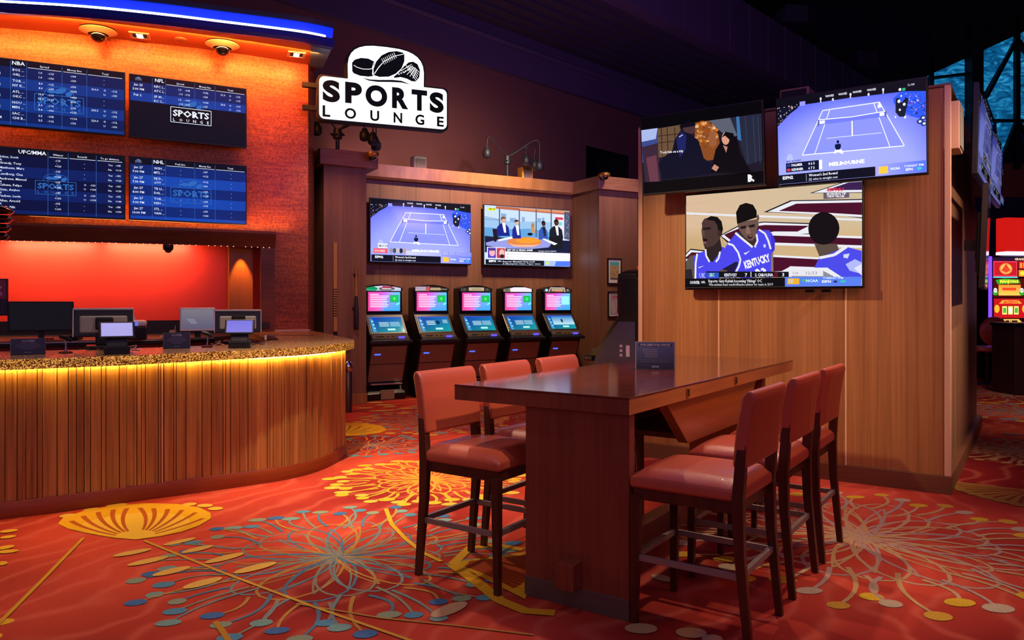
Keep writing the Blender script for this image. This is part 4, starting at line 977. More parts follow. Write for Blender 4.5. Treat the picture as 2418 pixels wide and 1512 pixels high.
ntv('television showing four suited people round a studio desk', 1142, 1346, 2.14, 3.20, studio, M_SCRB)

# ------------------------------------------------------------------ partition with the large televisions
P0 = (3.423, 5.947)
MP = Matrix.Translation((P0[0], P0[1], 0)) @ Matrix.Rotation(ROT_A, 4, 'Z')     # local x along the face, y into the block
def ppt(x, y, z=0.0): return Vector((P0[0] + U.x * x + V.x * y, P0[1] + U.y * x + V.y * y, z))
PW, PD, PH = 2.66, 3.95, 3.21
t = thing('display_partition', 'tall wood clad partition block carrying three lit televisions on its front', 'partition', ppt(0, 0), ROT_A)
bm = NB(); box(bm, -PW + 0.02, -0.07, 0.03, PD - 0.03, 0, PH - 0.01); obj('core', bm, M_VEN, t)
bm = NB()
seams = [-PW + 0.045, -1.555, -0.70, -0.055]
seams = [-PW + 0.045, along(1697, P0, U), along(1997, P0, U), -0.045]
for a, b in zip(seams[:-1], seams[1:]): box(bm, a + 0.004, b - 0.004, 0.006, 0.03, 0.14, PH - 0.02)
obj('front_panel', bm, M_VEN, t, bevel=0.002)
bm = NB()
for s_ in seams[1:-1]: box(bm, s_ - 0.006, s_ + 0.006, 0.003, 0.03, 0.14, PH - 0.02)
obj('seam_strip', bm, M_TRIM, t)
for x0, x1 in ((-PW, -PW + 0.045), (-0.045, 0.0)):
    bm = NB(); box(bm, x0, x1, 0.0, 0.06, 0.14, PH); obj('corner_post', bm, M_TRIM, t, bevel=0.004)
bm = NB(); box(bm, -PW - 0.006, 0.006, -0.012, PD, 0, 0.14); obj('baseboard', bm, wood('base_veneer', '#5f3a24', '#7a4c30', (3, 3, 40), rough=0.5), t, bevel=0.003)
bm = NB()
for k in range(5): box(bm, -0.07, -0.05, 0.06 + k * 0.78 + 0.004, 0.06 + (k + 1) * 0.775, 0.14, 2.62)
box(bm, -0.10, -0.08, 0.06, PD - 0.05, 2.6, PH)
obj('side_panel', bm, M_VEN2, t, bevel=0.002)
bm = NB(); box(bm, -PW, 0, 0.0, PD, PH - 0.012, PH + 0.01); obj('top_board', bm, M_VEN2, t, bevel=0.003)

def basketball(c):
    c.trace(92, 284, 1400, 2213, 108, 1385)
    c.grad(0, 0, 0, 0, lambda u, v: '#c8b090', 1, 1)
    sv = c.map; c.map = lambda x, y: (x, y)
    c.grad(0, 0, 1000, 560, lambda u, v: mix('#d8b898', '#cdbb9a', u) if v < 0.5 else mix('#c8a878', '#d2b488', u), 6, 6); c.map = sv
    r = random.Random(5)
    for k in range(26):
        x, y = r.uniform(100, 1900), r.uniform(200, 1100); L = r.uniform(150, 600); c.line([(x, y), (x + L, y - L * 0.17)], r.uniform(3, 9), r.choice(['#e0c4a4', '#c49a74', '#dcc0a0', '#cfa98a']), up=False)
    MR = '#4a0c28'; WH = '#e8e8f0'; KB = '#1a1420'
    c.line([(95, 495), (800, 515), (2213, 580)], 26, '#e4e4ea')
    c.poly([(1165, 475), (1480, 330), (2213, 325), (2213, 560), (1990, 520)], KB); c.poly([(1215, 470), (1495, 342), (2213, 338), (2213, 548), (1900, 515)], WH); c.poly([(1345, 460), (1545, 372), (2213, 366), (2213, 520), (1900, 490)], MR)
    c.poly([(1690, 245), (2010, 120), (2213, 105), (2213, 250)], KB); c.poly([(1730, 240), (2040, 122), (2213, 108), (2213, 242)], WH); c.poly([(1860, 212), (2085, 122), (2213, 112), (2213, 214)], '#3a2050')
    c.poly([(590, 762), (850, 635), (1160, 590), (1700, 612), (1700, 745), (1560, 750), (700, 850)], KB); c.poly([(610, 765), (850, 650), (1165, 602), (1700, 626), (1700, 735), (720, 838)], WH); c.poly([(650, 752), (860, 672), (1180, 632), (1690, 645), (1560, 715), (1290, 712), (1100, 760), (740, 815)], MR)
    c.poly([(1280, 735), (2213, 780), (2213, 925), (1280, 880)], WH); c.poly([(1280, 762), (2213, 808), (2213, 892), (1280, 848)], MR)
    c.poly([(1280, 1000), (1810, 1035), (1900, 1170), (1800, 1210), (1280, 1210)], WH); c.poly([(1280, 1025), (1790, 1058), (1800, 1165), (1470, 1150), (1380, 1200), (1280, 1205)], MR)
    c.poly([(1400, 1200), (1480, 1140), (1860, 1158), (2050, 1270), (1960, 1300), (1400, 1290)], WH); c.poly([(1470, 1200), (1830, 1195), (1960, 1280), (1500, 1280)], '#8a8c98')
    c.poly([(92, 985), (165, 925), (400, 945), (400, 1060), (92, 1090)], KB); c.poly([(92, 1000), (165, 940), (400, 960), (400, 1050), (92, 1080)], WH); c.poly([(92, 1030), (180, 968), (380, 975), (300, 1040), (92, 1050)], MR)
    JB, JD = '#4a46ea', '#3a34d0'
    # left player
    c.poly([(92, 1080), (160, 1010), (240, 1000), (260, 1290), (92, 1290)], '#5c5248'); c.poly([(92, 1180), (180, 1170), (200, 1290), (92, 1290)], '#2a2428')
    c.poly([(215, 1020), (300, 975), (385, 950), (640, 900), (720, 960), (700, 1300), (230, 1300)], JB)
    c.poly([(360, 860), (600, 800), (625, 930), (560, 1010), (490, 1090), (430, 1060), (390, 950)], '#2c2020')
    c.poly([(335, 610), (370, 560), (470, 535), (580, 560), (620, 650), (600, 800), (520, 880), (420, 910), (370, 900), (355, 850), (345, 800), (335, 740), (330, 700), (340, 660)], '#4a3430')
    c.poly([(395, 560), (470, 525), (560, 535), (620, 590), (640, 680), (620, 760), (575, 720), (560, 640), (520, 585), (440, 575)], '#0c0a0c')
    c.poly([(350, 668), (460, 660), (470, 690), (360, 695)], '#241616'); c.poly([(340, 700), (372, 700), (385, 775), (345, 765)], '#5c443c'); c.poly([(350, 800), (420, 805), (410, 850), (360, 850)], '#1c0e10'); c.poly([(352, 835), (410, 838), (400, 862), (360, 862)], '#7a5458'); c.ell(590, 735, 26, 42, '#3a2622', 12)
    c.line([(392, 930), (400, 1010), (450, 1085)], 24, WH); c.line([(600, 960), (580, 1040), (540, 1085)], 24, WH); c.line([(268, 985), (245, 1100), (240, 1290)], 26, WH)
    c.poly([(280, 1150), (300, 1160), (372, 1130), (310, 1145)], WH); c.text('UK', 300, 1280, 60, '#a8b4ff', 0.03, wd=90)
    # right player, seen from behind
    c.poly([(1745, 870), (1975, 870), (2000, 960), (1900, 1010), (1800, 1030)], '#5a4a40'); c.ell(1840, 680, 160, 200, '#100c10', 24)
    c.poly([(1745, 1160), (1790, 1050), (1900, 990), (2060, 905), (2213, 960), (2213, 1300), (2040, 1290), (1880, 1160)], '#4a4ae6'); c.line([(1800, 1040), (1950, 1005), (2070, 905)], 34, WH)
    c.poly([(2060, 1120), (2150, 1060), (2213, 1100), (2213, 1240), (2100, 1200)], '#b0b8f8'); c.poly([(2040, 1000), (2100, 990), (2080, 1050), (2040, 1040)], '#d0d4ff'); c.poly([(2140, 1170), (2213, 1120), (2213, 1260)], '#dfe2ff')
    # middle player
    c.poly([(595, 1180), (640, 960), (700, 865), (830, 720), (900, 760), (1020, 880), (1100, 690), (1240, 700), (1300, 800), (1305, 930), (1262, 1010), (1262, 1290), (620, 1290)], JB)
    c.poly([(620, 1180), (820, 1080), (850, 1100), (800, 1200), (680, 1220)], '#1c1640'); c.poly([(605, 1175), (700, 1190), (700, 1240), (605, 1240)], '#6a5448'); c.poly([(1262, 990), (1285, 960), (1290, 1240), (1258, 1240)], '#8a7466')
    c.poly([(1260, 720), (1310, 820), (1300, 950), (1262, 960)], JD)
    c.poly([(845, 720), (1090, 700), (1075, 860), (1040, 900), (960, 840), (880, 790)], '#3a2a28')
    c.poly([(838, 600), (1100, 560), (1112, 640), (1085, 700), (1075, 780), (1030, 825), (980, 825), (930, 780), (880, 720), (845, 660)], '#6a5048')
    c.poly([(835, 620), (820, 480), (870, 390), (950, 362), (1040, 385), (1085, 460), (1088, 540), (980, 575), (900, 600)], '#080708'); c.ell(1102, 545, 16, 40, '#6a5048', 10)
    c.poly([(870, 655), (950, 640), (952, 672), (890, 684)], '#1c1214'); c.poly([(985, 640), (1060, 622), (1065, 655), (990, 668)], '#1c1214'); c.poly([(955, 660), (990, 655), (1015, 735), (965, 745), (950, 720)], '#86685c'); c.poly([(962, 765), (1035, 752), (1030, 795), (985, 805)], '#2c1818'); c.poly([(975, 768), (1030, 760), (1020, 778)], '#9a7068')
    c.line([(812, 730), (900, 800), (1035, 905)], 26, WH); c.line([(1085, 745), (1098, 830), (1062, 900)], 22, WH)
    c.line([(712, 862), (780, 880), (850, 970), (880, 1060), (860, 1140), (820, 1210)], 24, WH); c.line([(1115, 690), (1190, 740), (1230, 830), (1258, 930)], 22, WH)
    c.poly([(922, 972), (942, 1000), (1008, 945), (945, 975)], WH); c.ell(1185, 890, 16, 24, '#c8ccff', 10); c.ell(1072, 895, 12, 20, '#c8ccff', 8)
    c.text('KENTUCKY', 945, 1170, 92, '#f4f2f4', 0.045, wd=330, rot=-0.30); c.text('23', 1080, 1285, 110, '#f0eef8', 0.05, wd=140, rot=-0.15)
    # captions
    c.poly([(405, 1200), (1470, 1208), (1470, 1275), (405, 1275)], '#0c0e14'); c.poly([(410, 1215), (588, 1215), (588, 1275), (410, 1275)], '#2a58c0'); c.text('SEC', 455, 1264, 40, '#c8f0c8', 0.03, wd=70)
    c.text('KENTUCKY', 665, 1262, 36, '#f0f2ff', 0.03, wd=170); c.text('7', 940, 1264, 40, '#f0f2ff', 0.03); c.text('S. CAROLINA', 1068, 1262, 36, '#f0f2ff', 0.03, wd=220); c.text('3', 1395, 1262, 40, '#f0f2ff', 0.03)
    c.poly([(1300, 1212), (1345, 1212), (1345, 1270), (1300, 1270)], '#5a1028'); c.poly([(1012, 1206), (1022, 1206), (1022, 1272), (1012, 1272)], '#d8dcf0')
    for x in (600, 675, 750, 825, 1035, 1110, 1185, 1260): c.poly([(x, 1278), (x + 58, 1278), (x + 58, 1286), (x, 1286)], '#d8c850')
    c.poly([(1470, 1180), (1840, 1195), (1840, 1265), (1470, 1260)], '#e6e4ec'); c.text('1st', 1520, 1240, 36, '#9a98a4', 0.01, wd=60); c.text('12:53', 1660, 1242, 36, '#9a98a4', 0.01, wd=120)
    c.poly([(92, 1290), (1430, 1278), (1430, 1400), (92, 1405)], '#07080c'); c.text('COUNTER', 165, 1352, 34, '#e4e4ec', 0.04, wd=150); c.text('NFL', 340, 1345, 26, '#e4e4ec', 0.03, wd=60)
    c.text("Reports: Gary Kubiak becoming Vikings' OC", 445, 1335, 36, '#f0f0f4', 0.015, wd=710); c.text('Was assistant head coach/offensive adviser for team in 2019', 450, 1376, 32, '#d4d4dc', 0.01, wd=840)
    c.poly([(1428, 1272), (2213, 1275), (2213, 1388), (1428, 1392)], '#5a80f0'); c.poly([(1455, 1290), (1588, 1290), (1588, 1362), (1455, 1362)], '#f0b030'); c.poly([(1470, 1300), (1520, 1300), (1520, 1350), (1470, 1350)], '#d8c8a0')
    c.text('NCAA', 1660, 1335, 32, '#d8f8e8', 0.03, wd=130); c.ell(1640, 1315, 24, 14, '#40c060', 10); c.text('TUESDAY 7PM', 1840, 1300, 24, '#eef4ff', 0.02, wd=200); c.text('ESPN', 1830, 1345, 30, '#ffffff', 0.03, wd=90); c.ell(1965, 1332, 20, 14, '#20306a', 10); c.ell(2040, 1330, 30, 15, '#30c8c0', 12)
    c.poly([(1845, 250), (2100, 245), (2100, 310), (1845, 325)], '#6a5a6c'); c.text('ESPNU', 1885, 230, 40, '#e03048', 0.04, wd=160); c.text('MORNING TIP', 1880, 275, 26, '#f0f0f4', 0.03, wd=190); c.text('VIEW FROM', 1880, 305, 26, '#f0f0f4', 0.03, wd=170)
def film(c):
    c.trace(104, 352, 748, 905, 262, 632)
    sv = c.map; c.map = lambda x, y: (x, y); c.rect(0, 0, 1000, 560, '#040406')
    c.map = lambda x, y: (lambda a, b: (a, 84 + b * 0.70))(*sv(x, y))
    c.poly([(104, 352), (905, 262), (905, 632), (104, 748)], '#1c1826')
    c.poly([(104, 352), (215, 340), (215, 560), (104, 600)], '#3a4a8a'); c.poly([(104, 352), (215, 340), (200, 420), (104, 440)], '#a8b8e8'); c.poly([(104, 480), (215, 450), (225, 735), (120, 745)], '#3a2638'); c.poly([(130, 560), (200, 540), (210, 735), (150, 740)], '#6a3a48')
    c.poly([(215, 345), (370, 322), (370, 520), (215, 560)], '#6a5038')
    for x in (240, 280, 330): c.line([(x, 340), (x, 540)], 5, '#2a1a14')
    for y in (400, 450): c.line([(215, y), (370, y - 15)], 5, '#2a1a14')
    r = random.Random(6)
    c.poly([(470, 310), (560, 300), (620, 400), (640, 560), (520, 580), (460, 420)], '#8a4a20')
    for k in range(90):
        x = r.uniform(470, 620); y = r.uniform(305, 480); c.ell(x, y, r.uniform(5, 15), r.uniform(5, 14), r.choice(['#f09830', '#d87018', '#ffc060', '#f8d0a0', '#b85818', '#6a4018']), 7, up=False)
    c.poly([(560, 300), (700, 285), (750, 400), (700, 420), (640, 380)], '#5a6070'); c.poly([(700, 285), (905, 262), (905, 560), (800, 600), (750, 420)], '#24283c'); c.poly([(740, 280), (760, 278), (770, 440), (745, 430)], '#3a70a8')
    for x in (800, 850, 880): c.line([(x, 280), (x + 10, 580)], 6, '#343a50')
    c.poly([(365, 330), (420, 305), (470, 312), (468, 345), (370, 355)], '#0c0a14'); c.poly([(385, 345), (465, 335), (470, 375), (440, 395), (400, 385)], '#4a3234')
    c.poly([(330, 430), (370, 365), (440, 390), (490, 440), (520, 560), (600, 620), (590, 660), (380, 700), (230, 720), (215, 600), (270, 540), (310, 510)], '#0c0e24'); c.poly([(340, 430), (375, 370), (410, 400), (400, 500), (360, 560)], '#1c2260'); c.line([(360, 410), (385, 395)], 6, '#c8d0e8')
    c.poly([(600, 500), (680, 380), (740, 420), (760, 520), (830, 640), (830, 650), (560, 660)], '#08070c'); c.ell(668, 425, 26, 42, '#d89a80', 14); c.poly([(640, 420), (670, 378), (720, 390), (740, 480), (700, 500), (692, 430), (665, 405)], '#0a080c'); c.poly([(560, 380), (600, 378), (610, 470), (560, 480)], '#9a5a3a'); c.poly([(650, 470), (680, 480), (670, 520)], '#b88070')
    c.poly([(590, 600), (620, 620), (600, 650), (570, 630)], '#c08a78')
    c.text('Took him on a trip', 232, 530, 18, '#f4f4f8', 0.02, wd=155, rot=-0.08)
    c.map = lambda x, y: (x, y); c.text('B.', 885, 540, 46, '#f4f4f4', 0.06)
GP = 'televisions on the wood clad partition'
def ptv(label, px0, px1, z0, h, draw, off, tilt, m, **k):
    P = ppt(0, -off); s0, s1 = along(px0, P, U), along(px1, P, U)
    c = ppt((s0 + s1) / 2, -off, z0)
    return tv(label, s1 - s0, h, c, ROT_A, draw, GP, rx=tilt, m=m, **k)
ptv('large television showing basketball players in blue jerseys', 1617, 2040, 1.617, 0.885, basketball, 0.12, 0.0, M_SCR, step=0.0003)
ptv('television showing a dim film scene with orange leaves, upper left of the partition', 1517, 1807, 2.495, 0.72, film, 0.30, R(5), M_SCR)
ptv('television showing a blue tennis court, top right of the partition', 1836, 2193, 2.47, 0.735, tennis(True), 0.30, R(5), M_SCRB)
# brackets' junction boxes under the big screen
for k, s_ in enumerate((1914, 1953)):
    q = ppt(along(s_, P0, U), -0.03, 1.60); bm = NB(); box(bm, -0.035, 0.035, -0.02, 0.03, -0.012, 0.012)
    o = obj('cable_clip', bm, M_BLK, bevel=0.004); o.location = q; o.rotation_euler = (0, 0, ROT_A); tag(o, 'small black clip under the basketball television, ' + ('left one', 'right one')[k], 'clip', 'cable clips under the basketball television')
# loudspeaker box on top
t = thing('loudspeaker', 'square tan edged speaker box on top of the partition between two televisions', 'speaker', ppt(along(1850, P0, U), 0.35, PH + 0.011), ROT_A)
bm = NB(); box(bm, -0.13, 0.13, 0, 0.25, 0, 0.24); obj('cabinet', bm, wood('speaker_tan', '#6a4a3a', '#8a6450', (20, 20, 20)), t, bevel=0.01)
bm = NB(); box(bm, -0.11, 0.11, -0.012, 0.0, 0.02, 0.22); obj('grille', bm, M_BLKM, t, bevel=0.004)
# televisions on the partition's right flank
def flank(label, y0, x0, y1, x1, z0, h, draw, tilt=0.0):
    a, b = ppt(x0, y0), ppt(x1, y1); d = b - a
    return tv(label, d.length, h, ((a.x + b.x) / 2, (a.y + b.y) / 2, z0), math.atan2(d.y, d.x), draw, 'televisions on the right flank of the partition', rx=tilt, standoff=0.12, m=screen_mat('lit_screen_dim', 0.28))
flank('tilted television high on the right flank of the partition, nearest corner', 0.5, 0.15, 1.9, 0.174, 2.56, 0.76, tennis(True), R(1))
flank('tilted television high on the right flank, behind the nearest one', 2.0, 0.172, 3.3, 0.213, 2.56, 0.72, tennis(False), R(1))
flank('dark television seen edge on, low on the right flank of the partition', 0.48, 0.20, 1.75, 0.16, 1.62, 0.86, lambda c: (c.rect(0, 0, 1000, 560, '#0a0a12'), c.poly([(0, 0), (300, 0), (100, 560), (0, 560)], '#12122a')), R(2))
t = thing('mount_cabinet', 'pale box fixed high on the right flank of the partition', 'box', ppt(-0.08, 0.12, 2.72), ROT_A)
bm = NB(); box(bm, 0, 0.13, 0, 0.3, 0, 0.38); obj('case', bm, M_TRIM, t, bevel=0.006)
bm = NB(); box(bm, 0.13, 0.14, 0.02, 0.28, 0.02, 0.36); obj('lid', bm, M_GREY, t, bevel=0.003)

# ------------------------------------------------------------------ hanging sign
SD = Vector((0.925, 0.379)); SR = math.atan2(0.379, 0.925); SP = (-2.55, 10.06); SW = 1.765
sg = thing('lounge_sign', 'big glowing white sign reading SPORTS LOUNGE with puck, football and lacrosse stick', 'sign', (SP[0], SP[1], 3.93), SR)
def rrect(x0, x1, z0, z1, r, n=5):
    out = []
    for cx_, cz_, a in ((x1 - r, z0 + r, -90), (x1 - r, z1 - r, 0), (x0 + r, z1 - r, 90), (x0 + r, z0 + r, 180)):
        for k in range(n + 1): out.append((cx_ + r * math.cos(R(a + 90 * k / n)), cz_ + r * math.sin(R(a + 90 * k / n))))
    return out
SH = 0.57
def outline(g=0.0):
    # lettering box with the rounded lobe above it
    x0, x1, z0, z1, r = -g, SW + g, -g, SH + g, 0.07
    lo = []
    for k in range(17):      # lobe from right to left
        a = R(-8 + 196 * k / 16); cx_, cz_ = 0.904, 0.70
        ex = 0.56
        lo.append((cx_ + (0.53 + g) * math.copysign(abs(math.cos(a)) ** 0.68, math.cos(a)), cz_ + (0.36 + g) * math.copysign(abs(math.sin(a)) ** 0.68, math.sin(a))))
    lo = [p for p in lo if p[1] > z1]
    rr = rrect(x0, x1, z0, z1, r)
    return rr[:12] + [(lo[0][0], z1)] + lo + [(lo[-1][0], z1)] + rr[12:]
bm = NB(); prism(bm, outline(0.02), 0.0, 0.16, axis='y'); obj('case', bm, M_BLKM, sg, bevel=0.004)
bm = NB(); prism(bm, outline(-0.005), -0.012, 0.0, axis='y'); obj('lit_face', bm, e_mat('sign_white', '#ffffff', 1.6), sg)
c = Canvas(SW, 1.05, SW * 1000, 1050, 0.0008); K = '#050805'
def SX(x): return (x - 222) / (1492 - 222) * SW * 1000
def SY(x, y):   # upright height in mm above the box foot
    t_ = (x - 222) / 1270; bot = 905 + t_ * 117; top = 485 + t_ * 130
    return 1050 - (bot - y) / (bot - top) * SH * 1000
def sgp(pts): return [(SX(x), SY(x, y)) for x, y in pts]
def tx(ch, x0, x1, yb, yt, off_):
    xb = (x0 + x1) / 2; c.text(ch, SX(x0), SY(xb, yb), SY(xb, yb) - SY(xb, yt), K, off_, wd=SX(x1) - SX(x0), res=6)
def put(ch, x0, x1, yt, yb, off_):
    xm = (x0 + x1) / 2; vs, fs, (a, b, lo, hi) = letters(ch, off_, 6); X0, X1 = SX(x0), SX(x1); Yb, Yt = SY(xm, yb), SY(xm, yt); c.lay += 1
    vv = [c.bm.verts.new(c.P(X0 + (v[0] - a) / (b - a) * (X1 - X0), Yb + (v[1] - lo) / (hi - lo) * (Yt - Yb))) for v in vs]
    for f in fs: c.face([vv[i] for i in f], [lin(K)] * len(f))
for ch, x0, x1, yt, yb in (('S', 256, 420, 532, 748), ('P', 468, 630, 552, 760), ('O', 664, 878, 578, 790), ('R', 925, 1090, 602, 810), ('T', 1122, 1282, 622, 830), ('S', 1308, 1455, 645, 852)): put(ch, x0, x1, yt, yb, 0.055)
for ch, x0, x1, yt, yb in (('L', 255, 328, 780, 890), ('O', 464, 573, 805, 910), ('U', 710, 798, 828, 932), ('N', 940, 1027, 848, 952), ('G', 1160, 1252, 868, 972), ('E', 1383, 1455, 890, 990)): put(ch, x0, x1, yt, yb, 0.03)
# puck
c.poly(sgp([(533, 360), (560, 330), (620, 312), (690, 318), (745, 345), (752, 370), (735, 400), (728, 470), (740, 490), (690, 496), (610, 488), (550, 465), (535, 445)]), K)
c.line(sgp([(550, 385), (580, 405), (640, 422), (700, 422), (735, 415)]), 9, '#ffffff')
# football
c.poly(sgp([(742, 480), (740, 420), (765, 350), (820, 285), (890, 250), (970, 240), (1035, 255), (1048, 270), (1048, 340), (1020, 410), (960, 465), (890, 495), (800, 498)]), K)
c.line(sgp([(748, 470), (790, 405), (830, 360)]), 11, '#ffffff'); c.line(sgp([(950, 290), (1046, 268)]), 9, '#ffffff'); c.line(sgp([(830, 352), (950, 290)]), 9, '#ffffff')
for k in range(8):
    x, y = 832 + k * 17, 350 - k * 9; c.line(sgp([(x - 12, y - 30), (x + 16, y + 24)]), 7, '#ffffff')
c.line(sgp([(742, 360), (728, 410), (738, 470)]), 8, '#ffffff')
# lacrosse head
c.poly(sgp([(935, 500), (990, 455), (1040, 395), (1090, 352), (1135, 345), (1180, 370), (1205, 430), (1198, 500), (1165, 543), (1120, 540), (1070, 515), (1010, 500), (950, 508)]), K)
for k in range(5):
    c.line(sgp([(1090 + k * 22 - 30, 380 + k * 6), (1170 + k * 6, 520 - k * 22 + 20)]), 8, '#ffffff'); c.line(sgp([(1120 + k * 12, 372 + k * 14), (1010 + k * 30, 440 + k * 18)]), 8, '#ffffff')
for k in range(6): c.ell(*sgp([(990 + k * 22, 472 - k * 10)])[0], 12, 9, '#ffffff', 8)
c.poly(sgp([(625, 510), (700, 528), (800, 532), (920, 530), (1010, 538), (1115, 577), (1010, 556), (900, 552), (780, 552), (690, 540)]), K)
c.build('emblem', M_SCR, sg, (SW / 2, -0.0128, 0.525))
for z_ in (0.12, 0.42):
    bm = NB(); box(bm, -0.20, 0.02, 0.05, 0.12, z_, z_ + 0.06); obj('bracket', bm, M_BLKM, sg)

# ------------------------------------------------------------------ fittings on the niche: spider lamps, camera domes, speakers
def spider(label, loc, heads, ph):
    t = thing('spider_spotlight', label, 'spotlight', loc, ROT_N, 'branching spotlights above the niche')
    bm = NB(); cyl(bm, (0, 0, 0), (0, 0, ph), 0.03, 0.03, 10); cyl(bm, (0, 0, 0), (0, 0, 0.02), 0.08, 0.08, 16); obj('pole', bm, M_DARKF, t, smooth=50)
    bm = NB(); cyl(bm, (0, 0, ph - 0.12), (0, 0, ph + 0.02), 0.07, 0.06, 12)
    for k in range(6): a = PI * k / 3; cyl(bm, (0, 0, ph - 0.06), (0.11 * math.cos(a), 0.11 * math.sin(a), ph - 0.06), 0.014, seg=6)
    obj('hub', bm, M_DARKF, t, smooth=50)
    for hx, hy, hz in heads:
        bm = NB(); s = 1 if hx > 0 else -1
        tube(bm, [(0, 0, ph), (hx * 0.35, hy * 0.35, ph + 0.12), (hx * 0.8, hy * 0.8, ph + 0.30), (hx * 0.95, hy * 0.95, ph + 0.31), (hx, hy, ph + 0.22), (hx, hy, hz + 0.08)], 0.012, 8); arm = obj('arm', bm, M_DARKF, t, smooth=60)
        bm = NB(); lathe(bm, [(0.0, 0.11), (0.035, 0.10), (0.05, 0.06), (0.075, 0.03), (0.078, -0.05), (0.06, -0.085), (0.02, -0.10)], 16); h = obj('lamp_head', bm, M_DARKF, arm, smooth=40); h.location = (hx, hy, hz)
    return t
M_DARKF = mat('lamp_dark', '#20222e', 0.5, 0.2)
def nplace(px, y): P = npt(0, y); return along(px, P, W)
spider('dark branching spotlight with hanging round heads, in the middle of the niche top', npt(nplace(1198, 0.88), 0.88, 3.72), [(-0.46, -0.1, 3.98 - 3.72 + 0.12), (0.42, 0.05, 0.36), (0.52, -0.25, 0.22), (0.63, 0.1, 0.30)], 0.36)
spider('dark branching spotlight standing on the left pillar, half hidden by the big white sign', npt(nplace(797, 0.3), 0.3, 3.721), [(-0.3, 0.05, 0.36), (0.42, 0.0, 0.34), (0.5, -0.15, 0.26), (0.62, 0.05, 0.22)], 0.36)
def dome(name, label, loc, rz=ROT_N, r=0.09, wallm=True, group=None, metal=None):
    t = thing(name, label, 'camera', loc, rz, group)
    if wallm:
        bm = NB(); lathe(bm, [(r, 0.0), (r * 1.05, -0.03), (r * 0.95, -0.06), (r * 0.8, -0.07)], 20); box(bm, -r * 0.5, r * 0.5, 0, 0.14, -0.03, 0.0); obj('mount', bm, metal or M_GOLD, t, smooth=40)
        bm = NB(); ball(bm, (0, 0, -0.07), r * 0.7, sz=0.8); obj('dome', bm, M_GLOSSB, t, smooth=60)
    else:
        bm = NB(); lathe(bm, [(0.20, -0.012), (0.205, -0.02), (0.12, -0.055), (0.11, -0.06), (0.11, 0.0), (0.2, 0.0)], 28); obj('trim_ring', bm, mat('ring_tan', '#b08a72', 0.4), t, smooth=40)
        bm = NB(); ball(bm, (0, 0, -0.065), 0.095, sz=0.95, seg=20); obj('dome', bm, M_GLOSSB, t, smooth=60)
    return t
dome('camera_dome', 'small gold mounted camera dome at the corner of the hockey stick pillar', npt(nplace(880, -0.2), -0.2, 3.70), group='camera domes on the niche')
dome('camera_dome', 'small gold mounted camera dome at the corner of the framed print pillar', npt(nplace(1428, -0.2), -0.2, 3.75), group='camera domes on the niche')
for px, lb, m in ((988, 'grey box loudspeaker behind the niche cornice, beside the white sign', mat('speaker_grey', '#3a3844', 0.6)), (1240, 'gold lit box loudspeaker behind the niche cornice, under the branching spotlight', M_GOLD)):  # gold material stands in for warm light on the second box
    t = thing('loudspeaker', lb, 'speaker', npt(nplace(px, 1.3), 1.3, 3.716), ROT_N)
    bm = NB(); prism(bm, [(-0.11, 0), (0.11, 0), (0.12, 0.3), (-0.12, 0.3)], -0.1, 0.1, axis='y'); obj('cabinet', bm, m, t, bevel=0.02)
    bm = NB(); box(bm, -0.09, 0.09, -0.112, -0.1, 0.04, 0.25); obj('grille', bm, mat('grille_dim', '#24222a', 0.8), t, bevel=0.006)

# hockey stick, bat, framed prints on the pillars
def nfront(px): P = npt(0, 0); return along(px, P, W)
t = thing('hockey_stick', 'wooden hockey stick hung upright on the left pillar', 'hockey stick', npt(nfront(790), -0.03, 0.80), ROT_N)
bm = NB(); box(bm, -0.026, 0.026, -0.014, 0.014, 0.28, 1.576); obj('shaft', bm, wood('stick_wood', '#a8763c', '#c89656', (40, 40, 2)), t, bevel=0.004)
bm = NB(); prism(bm, [(-0.026, 0.30), (0.026, 0.30), (0.03, 0.06), (0.22, 0.0), (0.24, 0.06), (0.04, 0.12)], -0.01, 0.01, axis='y'); obj('blade', bm, M_BLKM, t, bevel=0.003)
bm = NB()
for k in range(12): box(bm, -0.0265, 0.0265, -0.0148, 0.0148, 0.50 + k * 0.035, 0.515 + k * 0.035)
obj('lettering', bm, M_BLK, t)
t = thing('baseball_bat', 'baseball bat hung barrel down on the left pillar beside the hockey stick', 'baseball bat', npt(nfront(839), -0.045, 1.10), ROT_N)
bm = NB(); lathe(bm, [(0.022, 0.0), (0.034, 0.01), (0.037, 0.06), (0.036, 0.25), (0.028, 0.42), (0.02, 0.5)], 18); obj('barrel', bm, mat('bat_dark', '#2c2030', 0.25), t, smooth=50)
bm = NB(); lathe(bm, [(0.0205, 0.495), (0.015, 0.62), (0.0125, 0.9), (0.02, 0.915), (0.02, 0.93)], 16); obj('handle', bm, wood('bat_wood', '#9a6a3a', '#b8844c', (30, 30, 3)), t, smooth=50)
bm = NB(); box(bm, -0.05, 0.05, 0.03, 0.045, 0.30, 0.33); box(bm, -0.03, 0.03, 0.015, 0.045, 0.80, 0.83); obj('bracket', bm, M_BLK, t)
def poster(label, x, z0, w_, h_, draw):
    t = thing('framed_print', label, 'picture', npt(x, -0.018, z0), ROT_N, 'framed prints on the niche pillar')
    bm = NB()
    for a in ((-w_ / 2, -w_ / 2 + 0.02, 0, h_), (w_ / 2 - 0.02, w_ / 2, 0, h_), (-w_ / 2, w_ / 2, 0, 0.02), (-w_ / 2, w_ / 2, h_ - 0.02, h_)): box(bm, a[0], a[1], -0.008, 0.018, a[2], a[3])
    obj('frame', bm, M_DGREY, t, bevel=0.003)
    c = Canvas(w_ - 0.03, h_ - 0.03, 100, 150, 0.0008); draw(c); c.build('print', M_PRINT, t, (0, 0.006, h_ / 2))
